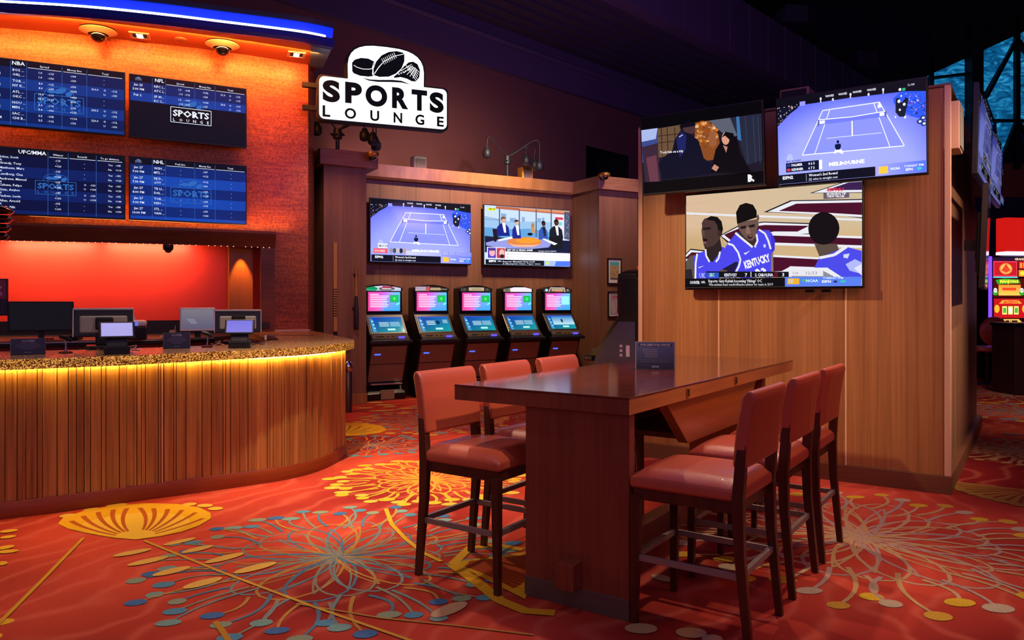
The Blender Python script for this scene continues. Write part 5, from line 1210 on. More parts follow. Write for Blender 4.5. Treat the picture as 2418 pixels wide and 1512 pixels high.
def pa(c):
    c.rect(0, 0, 100, 150, '#e0dcd8'); c.rect(14, 16, 86, 40, '#58b8b0'); c.rect(14, 40, 86, 120, '#b8a070')
    r = random.Random(1)
    for k in range(26): x, y = r.uniform(16, 78), r.uniform(42, 110); c.rect(x, y, x + 7, y + 5, r.choice(['#8a7048', '#d8c8a0', '#7a9088', '#c09a60']), up=False)
    c.rect(18, 118, 84, 126, '#40404a')
def pb(c):
    c.rect(0, 0, 100, 150, '#d8d2da'); c.poly([(14, 10), (86, 10), (86, 140), (14, 140)], '#a8a0a8'); c.text('SUP', 30, 40, 18, '#c05070', 0.04); c.poly([(20, 70), (50, 40), (84, 60), (80, 130), (30, 135)], '#b8b4b0')
    c.line([(50, 20), (48, 60), (60, 100), (58, 148)], 6, '#e858c0'); c.poly([(60, 60), (84, 40), (84, 80)], '#9ac0b8')
poster('framed print with a teal sky, the upper of two on the right pillar', nfront(1450), 1.83, 0.31, 0.46, pa)
poster('framed print with a pink streak, the lower of two on the right pillar', nfront(1451), 1.24, 0.31, 0.46, pb)
# ------------------------------------------------------------------ curved betting counter
ct = thing('betting_counter', 'long curved betting counter with vertical wooden slats and a speckled stone top', 'counter', (-2.6, 6.4, 0))
O2 = (-2.6, 6.4)
face_raw = [(-5.6, 4.35), (-4.6, 4.74), (-3.544, 5.277), (-3.1, 5.56), (-2.713, 5.86), (-2.34, 6.12), (-1.95, 6.43), (-1.74, 6.76), (-1.648, 7.2), (-1.67, 7.6), (-1.80, 8.0), (-2.0, 8.5), (-2.3, 9.2), (-2.62, 9.95)]
FC = smooth_curve(face_raw, 14)
# resample by length
def resample(pts, step):
    out = [pts[0]]; acc = 0.0
    for a, b in zip(pts[:-1], pts[1:]):
        L = math.hypot(b[0] - a[0], b[1] - a[1]); d = step - acc
        while d <= L:
            out.append((a[0] + (b[0] - a[0]) * d / L, a[1] + (b[1] - a[1]) * d / L)); d += step
        acc = L - (d - step)
    out.append(pts[-1]); return out
FR = resample(FC, 0.01)
def nrm_at(pts, i):
    a = pts[max(i - 2, 0)]; b = pts[min(i + 2, len(pts) - 1)]; dx, dy = b[0] - a[0], b[1] - a[1]; q = math.hypot(dx, dy); return (dy / q, -dx / q)
NR = [nrm_at(FR, i) for i in range(len(FR))]
def fpt(i, d): return (FR[i][0] + NR[i][0] * d - O2[0], FR[i][1] + NR[i][1] * d - O2[1])
Z0, Z1 = 0.115, 1.049
bm = NB(); r = random.Random(12); i = 0; n = len(FR)
seam_i = min(range(n), key=lambda k: abs((FR[k][0] / FR[k][1]) - (380 - CX) / F))
while i < n - 2:
    w_ = r.choice([2, 2, 3, 3, 4, 5, 7, 9]); j = min(i + w_, n - 1)
    if i < seam_i < j: j = seam_i
    d = r.choice([0.0, 0.004, 0.008, 0.012]); gap = r.random() < 0.75
    idx = list(range(i, j + 1))
    o_ = [fpt(k, d) for k in idx]
    if gap and len(o_) > 1:
        a, b = o_[-2], o_[-1]; o_[-1] = (a[0] + (b[0] - a[0]) * 0.45, a[1] + (b[1] - a[1]) * 0.45)
    in_ = [fpt(k, -0.02) for k in idx]
    top = [bm.verts.new((*p, Z1)) for p in o_]; bot = [bm.verts.new((*p, Z0)) for p in o_]
    ti = [bm.verts.new((*p, Z1)) for p in in_]; bi = [bm.verts.new((*p, Z0)) for p in in_]
    for k in range(len(o_) - 1): bm.faces.new((bot[k], bot[k + 1], top[k + 1], top[k]))
    bm.faces.new((bot[0], top[0], ti[0], bi[0])); bm.faces.new((bot[-1], bi[-1], ti[-1], top[-1]))
    i = j
obj('slatted_front', bm, M_SLAT, ct)
bm = NB(); pts = [fpt(k, -0.018) for k in range(0, n, 3)]
for a, b in zip(pts[:-1], pts[1:]): quad(bm, [(*a, 0), (*b, 0), (*b, Z1), (*a, Z1)])
pb2 = [fpt(k, -0.25) for k in range(0, n, 3)]
for a, b, c2, d2_ in zip(pts[:-1], pts[1:], pb2[1:], pb2[:-1]): quad(bm, [(*a, Z1), (*b, Z1), (*c2, Z1), (*d2_, Z1)])
for a, b in zip(pb2[:-1], pb2[1:]): quad(bm, [(*a, 0), (*b, 0), (*b, Z1), (*a, Z1)])
obj('carcass', bm, mat('gap_dark', '#1a0d08', 0.7), ct)
bm = NB(); k = seam_i; a = fpt(k, 0.016); b = fpt(k + 1, 0.016); ai = fpt(k, -0.01); bi_ = fpt(k + 1, -0.01)
prism(bm, [a, b, bi_, ai], Z0, Z1); obj('seam_strip', bm, M_TRIM, ct)
band_pts = [(FR[k][0], FR[k][1]) for k in range(0, n, 3)]
bm = NB(); band(bm, band_pts, [(-0.03, 0.0), (0.014, 0.0), (0.018, 0.11), (0.012, 0.118), (-0.03, 0.118)], O2)
obj('plinth', bm, wood('plinth_copper', '#7a2e14', '#96481e', (3, 3, 60), rough=0.3), ct, smooth=40)
# warm light tube tucked under the overhang
bm = NB(); tube(bm, [(p[0] + nn[0] * 0.02 - O2[0], p[1] + nn[1] * 0.02 - O2[1], 1.0445) for p, nn in list(zip(FR, NR))[20:-120:4]], 0.004, 6)
obj('light_strip', bm, e_mat('warm_strip', '#ffcc66', 190), ct)
# stone top
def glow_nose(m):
    # emission put into the golden flecks for the edge's yellow glow
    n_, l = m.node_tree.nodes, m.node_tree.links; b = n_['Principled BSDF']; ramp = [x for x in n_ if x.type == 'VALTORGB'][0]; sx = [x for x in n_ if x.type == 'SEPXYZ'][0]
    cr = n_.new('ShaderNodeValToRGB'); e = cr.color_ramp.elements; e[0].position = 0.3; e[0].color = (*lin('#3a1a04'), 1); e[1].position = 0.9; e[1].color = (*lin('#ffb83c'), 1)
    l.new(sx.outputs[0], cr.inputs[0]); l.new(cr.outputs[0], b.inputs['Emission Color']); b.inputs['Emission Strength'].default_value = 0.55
def stone(name, dark, mid, light, emis=False):
    m, n_, l, b = newmat(name)
    tc = n_.new('ShaderNodeTexCoord'); vo = n_.new('ShaderNodeTexVoronoi'); vo.inputs['Scale'].default_value = 150
    l.new(tc.outputs['Object'], vo.inputs['Vector']); sx = n_.new('ShaderNodeSeparateXYZ'); l.new(vo.outputs['Color'], sx.inputs[0])
    cr = n_.new('ShaderNodeValToRGB'); e = cr.color_ramp.elements; e[0].position = 0.15; e[0].color = (*lin(dark), 1); e[1].position = 0.95; e[1].color = (*lin(light), 1); e.new(0.55).color = (*lin(mid), 1)
    l.new(sx.outputs[0], cr.inputs[0]); l.new(cr.outputs[0], b.inputs['Base Color']); b.inputs['Roughness'].default_value = 0.22
    return m
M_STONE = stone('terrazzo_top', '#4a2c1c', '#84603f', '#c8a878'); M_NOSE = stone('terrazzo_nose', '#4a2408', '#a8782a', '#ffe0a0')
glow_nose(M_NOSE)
outer = smooth_curve([(-5.7, 4.12), (-4.6, 4.52), (-4.0, 4.78), (-3.4, 5.06), (-3.0, 5.30), (-2.65, 5.57), (-2.3, 5.93), (-2.0, 6.22), (-1.78, 6.50), (-1.62, 6.90), (-1.55, 7.35), (-1.62, 7.8), (-1.78, 8.2), (-2.06, 8.85), (-2.42, 9.7), (-2.72, 10.3)], 5)
inner_e = smooth_curve([(-3.45, 9.85), (-3.1, 9.2), (-2.78, 8.5), (-2.5, 7.95), (-2.42, 7.5), (-2.52, 7.0), (-2.85, 6.6), (-3.4, 6.2), (-4.2, 5.85), (-5.6, 5.35)], 5)
polyo = outer + inner_e
def rl(p): return (p[0] - O2[0], p[1] - O2[1])
bm = NB()
cen = None
T_ = [bm.verts.new((*rl(p), 1.12)) for p in polyo]; B_ = [bm.verts.new((*rl(p), 1.05)) for p in polyo]
tri = tessellate_polygon([[Vector((*rl(p), 0)) for p in polyo]])
for t_ in tri:
    for vs, up in ((T_, True), (B_, False)):
        f = bm.faces.new([vs[q] for q in t_]); f.normal_update()
        if (f.normal.z > 0) != up: f.normal_flip()
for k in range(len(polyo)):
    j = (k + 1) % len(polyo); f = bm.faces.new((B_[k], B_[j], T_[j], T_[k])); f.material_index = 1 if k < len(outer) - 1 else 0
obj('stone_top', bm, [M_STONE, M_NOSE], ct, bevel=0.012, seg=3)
# dark flap joint near the wall end of the top
bm = NB(); box(bm, -0.02, 0.75, -0.008, 0.008, 0, 0.004); o = obj('flap_joint', bm, M_BLK, ct); o.location = (-2.98 - O2[0], 8.95 - O2[1], 1.12); o.rotation_euler = (0, 0, R(-18))
CTZ = 1.1215
def con(px, py, z=CTZ): return ground(px, py, z)

# back counter along the wall
bcp = [(-6.6, 7.55), (-5.3, 7.75), (-4.5, 8.1), (-3.85, 8.55), (-3.5, 8.95)]
bcp = smooth_curve(bcp, 5)
bm = NB(); bo = (-4.5, 8.5)
bk = [(x, wallY(x) + 0.37) for x in (-3.34, -3.8, -4.3, -4.9, -5.6, -6.6)]
bk = [(-3.36, wallY(-3.36) + 0.3)] + bk[1:]
pl = bcp + bk
bc = thing('back_counter', 'black back counter under the red recess with pale edge', 'counter', (bo[0], bo[1], 0))
prism(bm, rel(pl, bo), 1.04, 1.10); obj('top', bm, M_BLK, bc, bevel=0.006)
bm = NB(); 
for a, b in zip(bcp[:-1], bcp[1:]): quad(bm, [(a[0] - bo[0], a[1] - bo[1] - 0.004, 1.078), (b[0] - bo[0], b[1] - bo[1] - 0.004, 1.078), (b[0] - bo[0], b[1] - bo[1] - 0.004, 1.092), (a[0] - bo[0], a[1] - bo[1] - 0.004, 1.092)])
obj('edge_strip', bm, M_SILV, bc)
bm = NB(); prism(bm, rel([(x, y + 0.06) for x, y in bcp] + bk, bo), 0, 1.04); obj('cabinet', bm, wood('cherry_front', '#5a1a10', '#7a2818', (30, 30, 1)), bc)
for k in range(3):
    bm = NB(); p = bcp[3 + k * 5]; q = bcp[6 + k * 5]; d = Vector((q[0] - p[0], q[1] - p[1])); L = d.length
    box(bm, 0, L, -0.01, 0.01, 0.70, 0.86); o = obj('drawer_front', bm, mat('drawer_red', '#7a3020', 0.4), bc, bevel=0.004); o.location = (p[0] - bo[0], p[1] + 0.05 - bo[1], 0); o.rotation_euler = (0, 0, math.atan2(d.y, d.x))
BZ = 1.10

# ---- things on the counters
def face_cam(p): return math.atan2(p[0], -p[1]) * -1 if False else -math.atan2(p[0], p[1])   # turns a thing's -y side towards the room
def sign_card(label, px0, px1, pyb, h, big, tiltz=0.0, extra=None):
    p = con((px0 + px1) / 2, pyb); w_ = (px1 - px0) / F * p.y
    t = thing('counter_sign', label, 'sign', p, -math.atan2(p.x, p.y) + tiltz, 'closed notices on the betting counter' if extra is None else None)
    bm = NB(); prism(bm, [(-0.012, 0), (0.075, 0), (0.0, h)], -w_ / 2, w_ / 2, axis='x'); 
    bmesh.ops.recalc_face_normals(bm, faces=bm.faces[:])
    obj('card_holder', bm, mat('acrylic_grey', '#6a6460', 0.2), t, bevel=0.002)
    c = Canvas(w_ * 0.96, h * 0.97, 1000, 600, 0.0004)
    c.grad(0, 0, 1000, 600, lambda u, v: mix('#2a2240', '#141a38', v), 2, 3)
    if extra: extra(c)
    else:
        c.text('CLOSED', 500, 130, 80, '#8a86a8', 0.03, 'c')
        for k, w2 in enumerate((520, 700, 760, 560, 320)): c.rect(500 - w2 / 2, 190 + k * 52, 500 + w2 / 2, 206 + k * 52, '#5a5878')
        c.rect(400, 510, 600, 560, '#5a6070'); c.text('SPORTS', 500, 550, 34, '#20243c', 0.02, 'c')
    c.build('card', M_PRINT, t, (0, -0.0142, h / 2), rx=-math.atan2(0.012, h))
    return t
sign_card('dark blue CLOSED notice at the left end of the counter, left of the payment screens', 31, 102, 837, 0.117, 1)
sign_card('dark blue CLOSED notice in the middle of the counter, between the two payment screens', 388, 447, 823, 0.132, 1)

def pos_back(label, px, py, w_, h, lean, z=CTZ):
    """touch terminal seen from behind, its screen turned to the staff"""
    p = con(px, py, z); t = thing('register_terminal', label, 'cash register', p, -math.atan2(p.x, p.y) , 'cash registers seen from behind')
    bm = NB(); prism(bm, [(-0.02, 0.10), (0.012, 0.10), (0.012 + lean, h), (-0.02 + lean, h)], -w_ / 2, w_ / 2, axis='x'); obj('monitor', bm, M_BLK, t, bevel=0.01)
    bm = NB(); prism(bm, [(-0.026 + 0.0, 0.13), (-0.0, 0.13), (lean * 0.78, h * 0.82), (-0.035 + lean * 0.78, h * 0.82)], -w_ * 0.4, w_ * 0.4, axis='x'); obj('rear_shell', bm, M_GREY, t, bevel=0.018)
    bm = NB(); box(bm, -w_ / 2 - 0.004, w_ / 2 + 0.004, -0.03 + lean, 0.022 + lean, h - 0.012, h + 0.004)
    prism(bm, [(-0.024, 0.10), (-0.014, 0.10), (-0.014 + lean, h), (-0.024 + lean, h)], -w_ / 2 - 0.005, -w_ / 2 + 0.003, axis='x'); prism(bm, [(-0.024, 0.10), (-0.014, 0.10), (-0.014 + lean, h), (-0.024 + lean, h)], w_ / 2 - 0.003, w_ / 2 + 0.005, axis='x')
    obj('silver_rim', bm, M_SILV, t, bevel=0.003)
    bm = NB(); box(bm, -0.13, 0.13, -0.06, 0.14, 0, 0.03); box(bm, -0.06, 0.06, -0.02, 0.04, 0.03, 0.16); obj('base', bm, M_BLK, t, bevel=0.01)
    bm = NB(); box(bm, -w_ * 0.14, w_ * 0.16, -0.045, -0.012, 0.16, 0.26); obj('cable_cover', bm, M_BLKM, t, bevel=0.012)
    return t
pos_back('big register screen seen from behind, left of the middle closed notice', 245, 824, 0.435, 0.33, 0.03)
pos_back('big register screen seen from behind, near the right end of the counter', 562, 811, 0.405, 0.31, 0.05)
def pay_screen(label, px, pyb, w_, h, col, turn):
    p = con(px, pyb); t = thing('payment_display', label, 'display', p, -math.atan2(p.x, p.y) + turn, 'small customer displays on the counter')
    bm = NB(); box(bm, -0.085, 0.085, -0.05, 0.06, 0.0, 0.055); prism(bm, [(-0.045, 0.055), (0.05, 0.055), (0.05, 0.13), (-0.01, 0.13)], -0.07, 0.07, axis='x'); obj('base', bm, M_BLK, t, bevel=0.006)
    hd = bpy.data.objects.new('display_head', None); 
    bm = NB(); box(bm, -w_ / 2, w_ / 2, -0.012, 0.012, 0, h); hh = obj('bezel', bm, M_BLK, t, bevel=0.008); hh.location = (0, -0.03, 0.115); hh.rotation_euler = (R(-28), 0, 0)
    bpy.data.objects.remove(hd)
    c = Canvas(w_ * 0.86, h * 0.80, 100, 60, 0.0004); c.grad(0, 0, 100, 60, lambda u, v: mix(col, '#9c98d8', 0.3 * v), 2, 2); c.build('screen', M_SCR, hh, (0, -0.0128, h / 2))
    return t
pay_screen('small customer display glowing pale lilac, in front of the left register', 276, 836, 0.24, 0.135, '#b0a8e8', 0.05)
pay_screen('small customer display glowing violet blue, in front of the right register', 566, 822, 0.235, 0.135, '#7a74e0', -0.1)
def monitor(label, px0, px1, pyb, ztop, lit, z=BZ, rim=None, Y=None, lean=0.0):
    pc = (px0 + px1) / 2; p = Vector(((pc - CX) / F * Y, Y, z)); w_ = (px1 - px0) / F * Y
    t = thing('desk_monitor', label, 'monitor', p, -math.atan2(p.x, p.y))
    bm = NB(); box(bm, -w_ / 2, w_ / 2, -0.02, 0.02, 0, ztop - z - 0.08); mo = obj('housing', bm, rim or M_BLK, t, bevel=0.006); mo.location = (0, 0, 0.08); mo.rotation_euler = (-lean, 0, 0)
    h = ztop - z - 0.08
    c = Canvas(w_ - 0.04, h - 0.045, 100, 60, 0.0004); lit(c); c.build('screen', M_SCR, mo, (0, -0.0206, h / 2 + 0.004))
    bm = NB(); box(bm, -0.03, 0.03, 0.0, 0.05, 0.0, 0.2); box(bm, -0.12, 0.12, -0.06, 0.10, 0.0, 0.012); obj('stand', bm, M_BLK, t, bevel=0.004)
    return t
monitor('wide black monitor switched off, standing against the red recess', 31, 164, 790, zat(712, 8.35), lambda c: c.rect(0, 0, 100, 60, '#15131a'), Y=8.35)
def till(c):
    c.grad(0, 0, 100, 60, lambda u, v: mix('#7a7480', '#5c5670', v), 2, 3)
    for k in range(4): c.rect(16 + k * 4, 30 + k * 4, 40 + k * 3, 32 + k * 4, '#8f8ca0')
monitor('white rimmed touch monitor with a grey screen, facing the room behind the counter', 428, 505, 790, zat(727, 8.55), till, Y=8.55, rim=M_SILV, lean=0.12)
# white printer, cup, papers, small stuff
def bplace(px, Y, z=BZ): return Vector(((px - CX) / F * Y, Y, z))
t = thing('ticket_printer', 'cream ticket printer behind the left register', 'printer', bplace(325, 8.3), 0.4)
bm = NB(); box(bm, -0.09, 0.09, -0.1, 0.1, 0, 0.14); obj('base', bm, M_BLK, t, bevel=0.01)
bm = NB(); box(bm, -0.09, 0.09, -0.1, 0.1, 0.14, 0.21); obj('cover', bm, M_WHITE, t, bevel=0.03, seg=3)
bm = NB(); box(bm, -0.07, 0.01, -0.106, -0.1, 0.15, 0.20); obj('label_panel', bm, e_mat('label_blue', '#6a7ae8', 0.9), t)
bm = NB(); prism(bm, [(-0.06, 0.21), (-0.02, 0.21), (-0.04, 0.30)], -0.005, 0.005, axis='y'); obj('paper_slip', bm, M_WHITE, t)
t = thing('desk_telephone', 'cream telephone handset between the black monitor and the left register', 'telephone', bplace(178, 8.2), 0.2)
bm = NB(); box(bm, -0.05, 0.05, -0.08, 0.08, 0, 0.05); obj('base', bm, M_BLK, t, bevel=0.01)
bm = NB(); tube(bm, [(0, 0, 0.05), (-0.01, 0, 0.12), (0, 0, 0.22), (0.02, 0, 0.28)], [0.03, 0.022, 0.022, 0.032], 10); obj('handset', bm, M_WHITE, t, smooth=60)
def scanner(label, px, py, turn):
    p = con(px, py); t = thing('barcode_scanner', label, 'scanner', p, turn, 'scanners on stands')
    bm = NB(); lathe(bm, [(0.045, 0), (0.048, 0.008), (0.03, 0.014), (0.008, 0.018)], 20); obj('base', bm, mat('scanner_red', '#4a1410', 0.2), t, smooth=40)
    bm = NB(); tube(bm, [(0, 0, 0.015), (0, 0.005, 0.06), (-0.005, 0.0, 0.10)], 0.006, 8); obj('neck', bm, M_CHROME, t, smooth=60)
    bm = NB(); tube(bm, [(-0.03, -0.03, 0.125), (0.0, 0.0, 0.115), (0.03, 0.03, 0.09)], [0.014, 0.018, 0.012], 10); obj('head', bm, M_BLK, t, smooth=60)
    return t
scanner('small scanner on a thin stand, right of the left closed notice', 155, 834, 0.3)
scanner('small scanner on a thin stand, right of the middle closed notice', 489, 820, -0.6)
def cables(label, pts_px, z=CTZ, r_=0.004, m=None):
    pts = []
    rr = random.Random(len(label))
    for x, y in pts_px:
        p = con(x, y, z); pts.append((p.x, p.y, z + 0.006 + rr.uniform(0, 0.02)))
    bm = NB(); tube(bm, smooth3(pts), r_, 6); return tag(obj('cable', bm, m or M_BLK, smooth=60), label, 'cable')
def smooth3(pts, n=5):
    out = []
    for i in range(len(pts) - 1):
        p0 = pts[max(i - 1, 0)]; p1 = pts[i]; p2 = pts[i + 1]; p3 = pts[min(i + 2, len(pts) - 1)]
        for k in range(n):
            t = k / n
            out.append(tuple(0.5 * (2 * p1[j] + (p2[j] - p0[j]) * t + (2 * p0[j] - 5 * p1[j] + 4 * p2[j] - p3[j]) * t * t + (3 * p1[j] - p0[j] - 3 * p2[j] + p3[j]) * t ** 3) for j in (0, 1, 2)))
    out.append(pts[-1]); return out
cables('black cable running left from the lilac customer display', [(178, 834), (200, 830), (225, 826), (240, 833), (262, 833)])
cables('grey cable looping right of the lilac customer display', [(292, 830), (312, 828), (322, 821), (306, 824), (300, 832), (330, 833)], m=M_GREY)
cables('black cable coiled right of the violet customer display', [(590, 820), (612, 817), (626, 812), (604, 810), (596, 816), (620, 819)])
cables('grey cable between the scanner and the violet customer display', [(498, 819), (512, 816), (520, 812), (508, 811), (530, 819)], m=M_GREY)
t = thing('key_holder', 'dark red pouch lying beside the right register', 'pouch', con(640, 803), 0.4)
bm = NB(); prism(bm, [(-0.06, 0), (0.08, 0), (0.03, 0.045), (-0.04, 0.06)], -0.03, 0.03, axis='y'); obj('pouch_body', bm, mat('pouch_red', '#5a241c', 0.5), t, bevel=0.01)
bm = NB(); box(bm, -0.065, -0.045, -0.035, -0.02, 0, 0.05); obj('tag', bm, M_WHITE, t, bevel=0.003)
t = thing('paper_stack', 'thin stack of white papers on the counter end by the wall', 'paper', con(685, 781.5), 0.5)
bm = NB()
for k in range(4): box(bm, -0.22 + k * 0.008, 0.22 + k * 0.01, -0.14, 0.14, k * 0.004, k * 0.004 + 0.003)
obj('sheets', bm, M_WHITE, t)
t = thing('plastic_cup', 'small clear cup on the back counter between the printer and the touch monitor', 'cup', bplace(408, 8.6), 0)
bm = NB(); lathe(bm, [(0.03, 0), (0.036, 0.09), (0.033, 0.09), (0.028, 0.004)], 16); obj('cup_body', bm, mat('cup_pale', '#c8b098', 0.2), t, smooth=40)
bm = NB(); cyl(bm, (0.01, 0, 0.02), (0.03, 0, 0.14), 0.003, seg=6); obj('straw', bm, M_WHITE, t)
t = thing('computer_mouse', 'white rimmed computer mouse on the back counter', 'mouse', bplace(388, 8.45), 0)
bm = NB(); ball(bm, (0, 0, 0.018), 0.05, sx=0.7, sz=0.5); obj('shell', bm, M_WHITE, t, smooth=60)
bm = NB(); box(bm, -0.003, 0.003, -0.05, -0.01, 0.02, 0.04); obj('wheel', bm, M_BLK, t)
t = thing('wall_switch_box', 'small dark box on the mosaic wall above the counter end', 'box', (0, 0, 0))
q = Vector(((625 - CX) / F * 10.02, 10.02, zat(776, 10.0))); t.location = q; t.rotation_euler = (0, 0, ROT_N)
bm = NB(); box(bm, -0.05, 0.05, -0.06, 0, 0, 0.08); obj('case', bm, M_BLK, t, bevel=0.006)
bm = NB(); box(bm, -0.03, 0.03, -0.066, -0.06, 0.02, 0.06); obj('window', bm, mat('navy_glass', '#141a38', 0.2), t)
# framed notice on the red recess at the far left
px_ = -8; Yw = 9.1
t = thing('framed_notice', 'framed colourful notice on the red recess, cut by the left picture edge', 'picture', ((-6 - CX) / F * 9.02, 9.02, zat(746, 9.02)), 0.3)
bm = NB(); box(bm, -0.11, 0.11, -0.01, 0.02, 0, 0.44); obj('frame', bm, M_BLK, t, bevel=0.004)
c = Canvas(0.19, 0.41, 100, 200, 0.0006); c.rect(0, 0, 100, 200, '#3a3050'); c.rect(0, 0, 100, 110, '#a83a58'); c.poly([(10, 20), (80, 40), (60, 60), (20, 50)], '#e8c0c8'); c.ell(60, 80, 20, 14, '#d8a0b8'); c.rect(20, 130, 80, 180, '#4a4830'); c.rect(28, 138, 72, 172, '#24244a')
c.build('print', M_PRINT, t, (0, -0.0108, 0.22))
# camera under the moulding, bead lights along it
t = dome('camera_dome', 'small black camera dome hanging under the moulding over the red recess', ((397 - CX) / F * 9.35, 9.35, zat(578, 9.35)), 0.3, r=0.06, metal=M_BLK)
led = thing('bead_light_row', 'row of tiny bead lights under the moulding over the red recess', 'light', (-4.5, 9.4, 2.235))
A = off(resample(lp, 0.075), 0.045); bm = NB()
for k, p in enumerate(A):
    if k % 6 != 5: ball(bm, (p[0] + 4.5, p[1] - 9.4, -0.006), 0.007, seg=6)
o = obj('beads', bm, e_mat('bead_warm', '#ffb08a', 2.2), led); o['kind'] = 'stuff'
# ribbed dark glass lamp at the left edge
t = thing('pendant_lamp', 'dark ribbed glass lamp cut by the left picture edge below the fight list', 'lamp', ((-14 - CX) / F * 6.6, 6.6, zat(572, 6.6)))
for k in range(4):
    bm = NB(); z = 0.05 + k * 0.075; lathe(bm, [(0.03, z - 0.035), (0.09 + 0.012 * k, z - 0.03), (0.115 + 0.012 * k, z), (0.09 + 0.012 * k, z + 0.03), (0.03, z + 0.035)], 24); obj('glass_ring', bm, mat('smoke_glass', '#120506', 0.06, coat=1.0), t, smooth=50)
bm = NB(); cyl(bm, (0, 0, 0.3), (0, 0, 2.6), 0.006, seg=8); obj('cord', bm, M_BLK, t)

# canopy lights and camera domes
def sofp(px, py): return ground(px, py, SOF) if False else Vector(((px - CX) / F * ((EYE - SOF) * F / (py - HY)), (EYE - SOF) * F / (py - HY), SOF))
for px, py, lb in ((330, 83, 'square recessed double downlight between the two canopy camera domes'), (700, 128, 'square recessed double downlight near the right end of the canopy')):
    p = sofp(px, py); t = thing('recessed_downlight', lb, 'ceiling light', p, 0.35, 'recessed canopy downlights')
    bm = NB()
    for a in ((-0.11, -0.08, -0.11, 0.11), (0.08, 0.11, -0.11, 0.11), (-0.08, 0.08, -0.11, -0.08), (-0.08, 0.08, 0.08, 0.11)): box(bm, a[0], a[1], a[2], a[3], -0.014, -0.001)
    obj('frame', bm, mat('frame_tan', '#c8a08a', 0.4), t)
    bm = NB(); box(bm, -0.08, 0.08, -0.08, 0.08, -0.006, -0.001); obj('dark_insert', bm, M_BLKM, t)
    for s in (-1, 1):
        bm = NB(); cyl(bm, (0.0, s * 0.04, -0.014), (0.0, s * 0.04, -0.002), 0.036, seg=18); obj('bulb', bm, e_mat('bulb_warm', '#fff0d8', 9), t)
dome('camera_dome', 'white ringed camera dome in the canopy underside, the left one', sofp(232, 70), 0, wallm=False, group='canopy camera domes')
dome('camera_dome', 'white ringed camera dome in the canopy underside, the right one', sofp(525, 103), 0, wallm=False, group='canopy camera domes')
p = sofp(427, 92); bm = NB(); lathe(bm, [(0.05, -0.02), (0.07, -0.012), (0.07, 0.0)], 20); o = obj('smoke_detector', bm, mat('det_brown', '#8a5238', 0.5), smooth=40); o.location = p
tag(o, 'small round detector in the canopy underside between the downlight and the right dome', 'detector')
# chrome waste bin post behind the counter end
p = ground(822, 974); t = thing('chrome_post', 'slim chrome post standing behind the right end of the counter', 'post', p)
bm = NB(); lathe(bm, [(0.055, 0), (0.055, 0.55), (0.05, 0.56)], 20); obj('column', bm, mat('post_dull', '#5a4a4c', 0.3, 0.6), t, smooth=40)
bm = NB(); lathe(bm, [(0.05, 0.56), (0.062, 0.58), (0.062, 0.66), (0.03, 0.70)], 20); obj('cap', bm, M_CHROME, t, smooth=40)

# ------------------------------------------------------------------ high table
TO = Vector((0.546, 3.55, 0))           # near right corner; local x = U, y = V
tb = thing('high_table', 'long dark red wooden high table with glossy top and slab end', 'table', TO, ROT_A)
TW, TL, TH = 1.045, 2.88, 1.056
bm = NB(); box(bm, -TW, 0, 0, TL, TH - 0.012, TH); obj('tabletop', bm, M_TABLE, tb, bevel=0.003)
bm = NB(); box(bm, -TW + 0.001, -0.001, 0.001, TL - 0.001, TH - 0.083, TH - 0.012)
for f in bm.faces:
    if f.normal.x > 0.9: f.material_index = 1
obj('edge_band', bm, [M_TABV, M_TABE], tb, bevel=0.002)
bm = NB(); box(bm, -0.60, -0.015, 0.03, 0.09, 0.0, TH - 0.083); obj('end_panel', bm, M_TABV, tb, bevel=0.003)
bm = NB(); box(bm, -0.602, -0.013, 0.024, 0.094, 0.0, 0.10); obj('kick_plate', bm, mat('kick_grey', '#6a5a54', 0.4, 0.4), tb, bevel=0.002)
bm = NB(); box(bm, -0.37, -0.27, -0.055, TL - 0.5, 0.105, 0.235); obj('stretcher', bm, M_TABV, tb, bevel=0.004)
bm = NB(); prism(bm, [(-0.60, 0.0), (-0.05, 0.0), (-0.05, TH - 0.083), (-0.60, TH - 0.083)], TL - 0.62, TL - 0.55, axis='y'); obj('far_panel', bm, M_TABV, tb, bevel=0.003)
bm = NB(); prism(bm, [(0.58, TH - 0.084), (2.2, TH - 0.084), (1.92, 0.70), (0.90, 0.70)], -0.13, -0.07, axis='x'); obj('brace_panel', bm, M_TABE, tb, bevel=0.003)
bm = NB(); prism(bm, [(0.58, TH - 0.084), (2.2, TH - 0.084), (1.92, 0.70), (0.90, 0.70)], -0.66, -0.60, axis='x'); obj('brace_panel', bm, M_TABE, tb, bevel=0.003)
bm = NB(); box(bm, -0.60, -0.13, 0.62, 0.66, TH - 0.14, TH - 0.084); box(bm, -0.60, -0.13, 1.0, 1.8, 0.70, 0.73); obj('cross_rail', bm, M_TABV, tb)
bm = NB(); box(bm, -0.06, -0.03, 0.09, 0.14, 0.68, 0.78); obj('power_box', bm, M_BLK, tb, bevel=0.004)
for k, py_ in enumerate((0.72, 1.52)):
    bm = NB(); box(bm, 0.0, 0.006, py_ - 0.018, py_ + 0.018, TH - 0.07, TH - 0.02); o = obj('outlet_plate', bm, M_GOLD, tb, bevel=0.002)
    bm = NB(); box(bm, 0.006, 0.008, py_ - 0.008, py_ + 0.008, TH - 0.062, TH - 0.046); box(bm, 0.006, 0.008, py_ - 0.008, py_ + 0.008, TH - 0.042, TH - 0.028); obj('socket', bm, M_BLK, o)
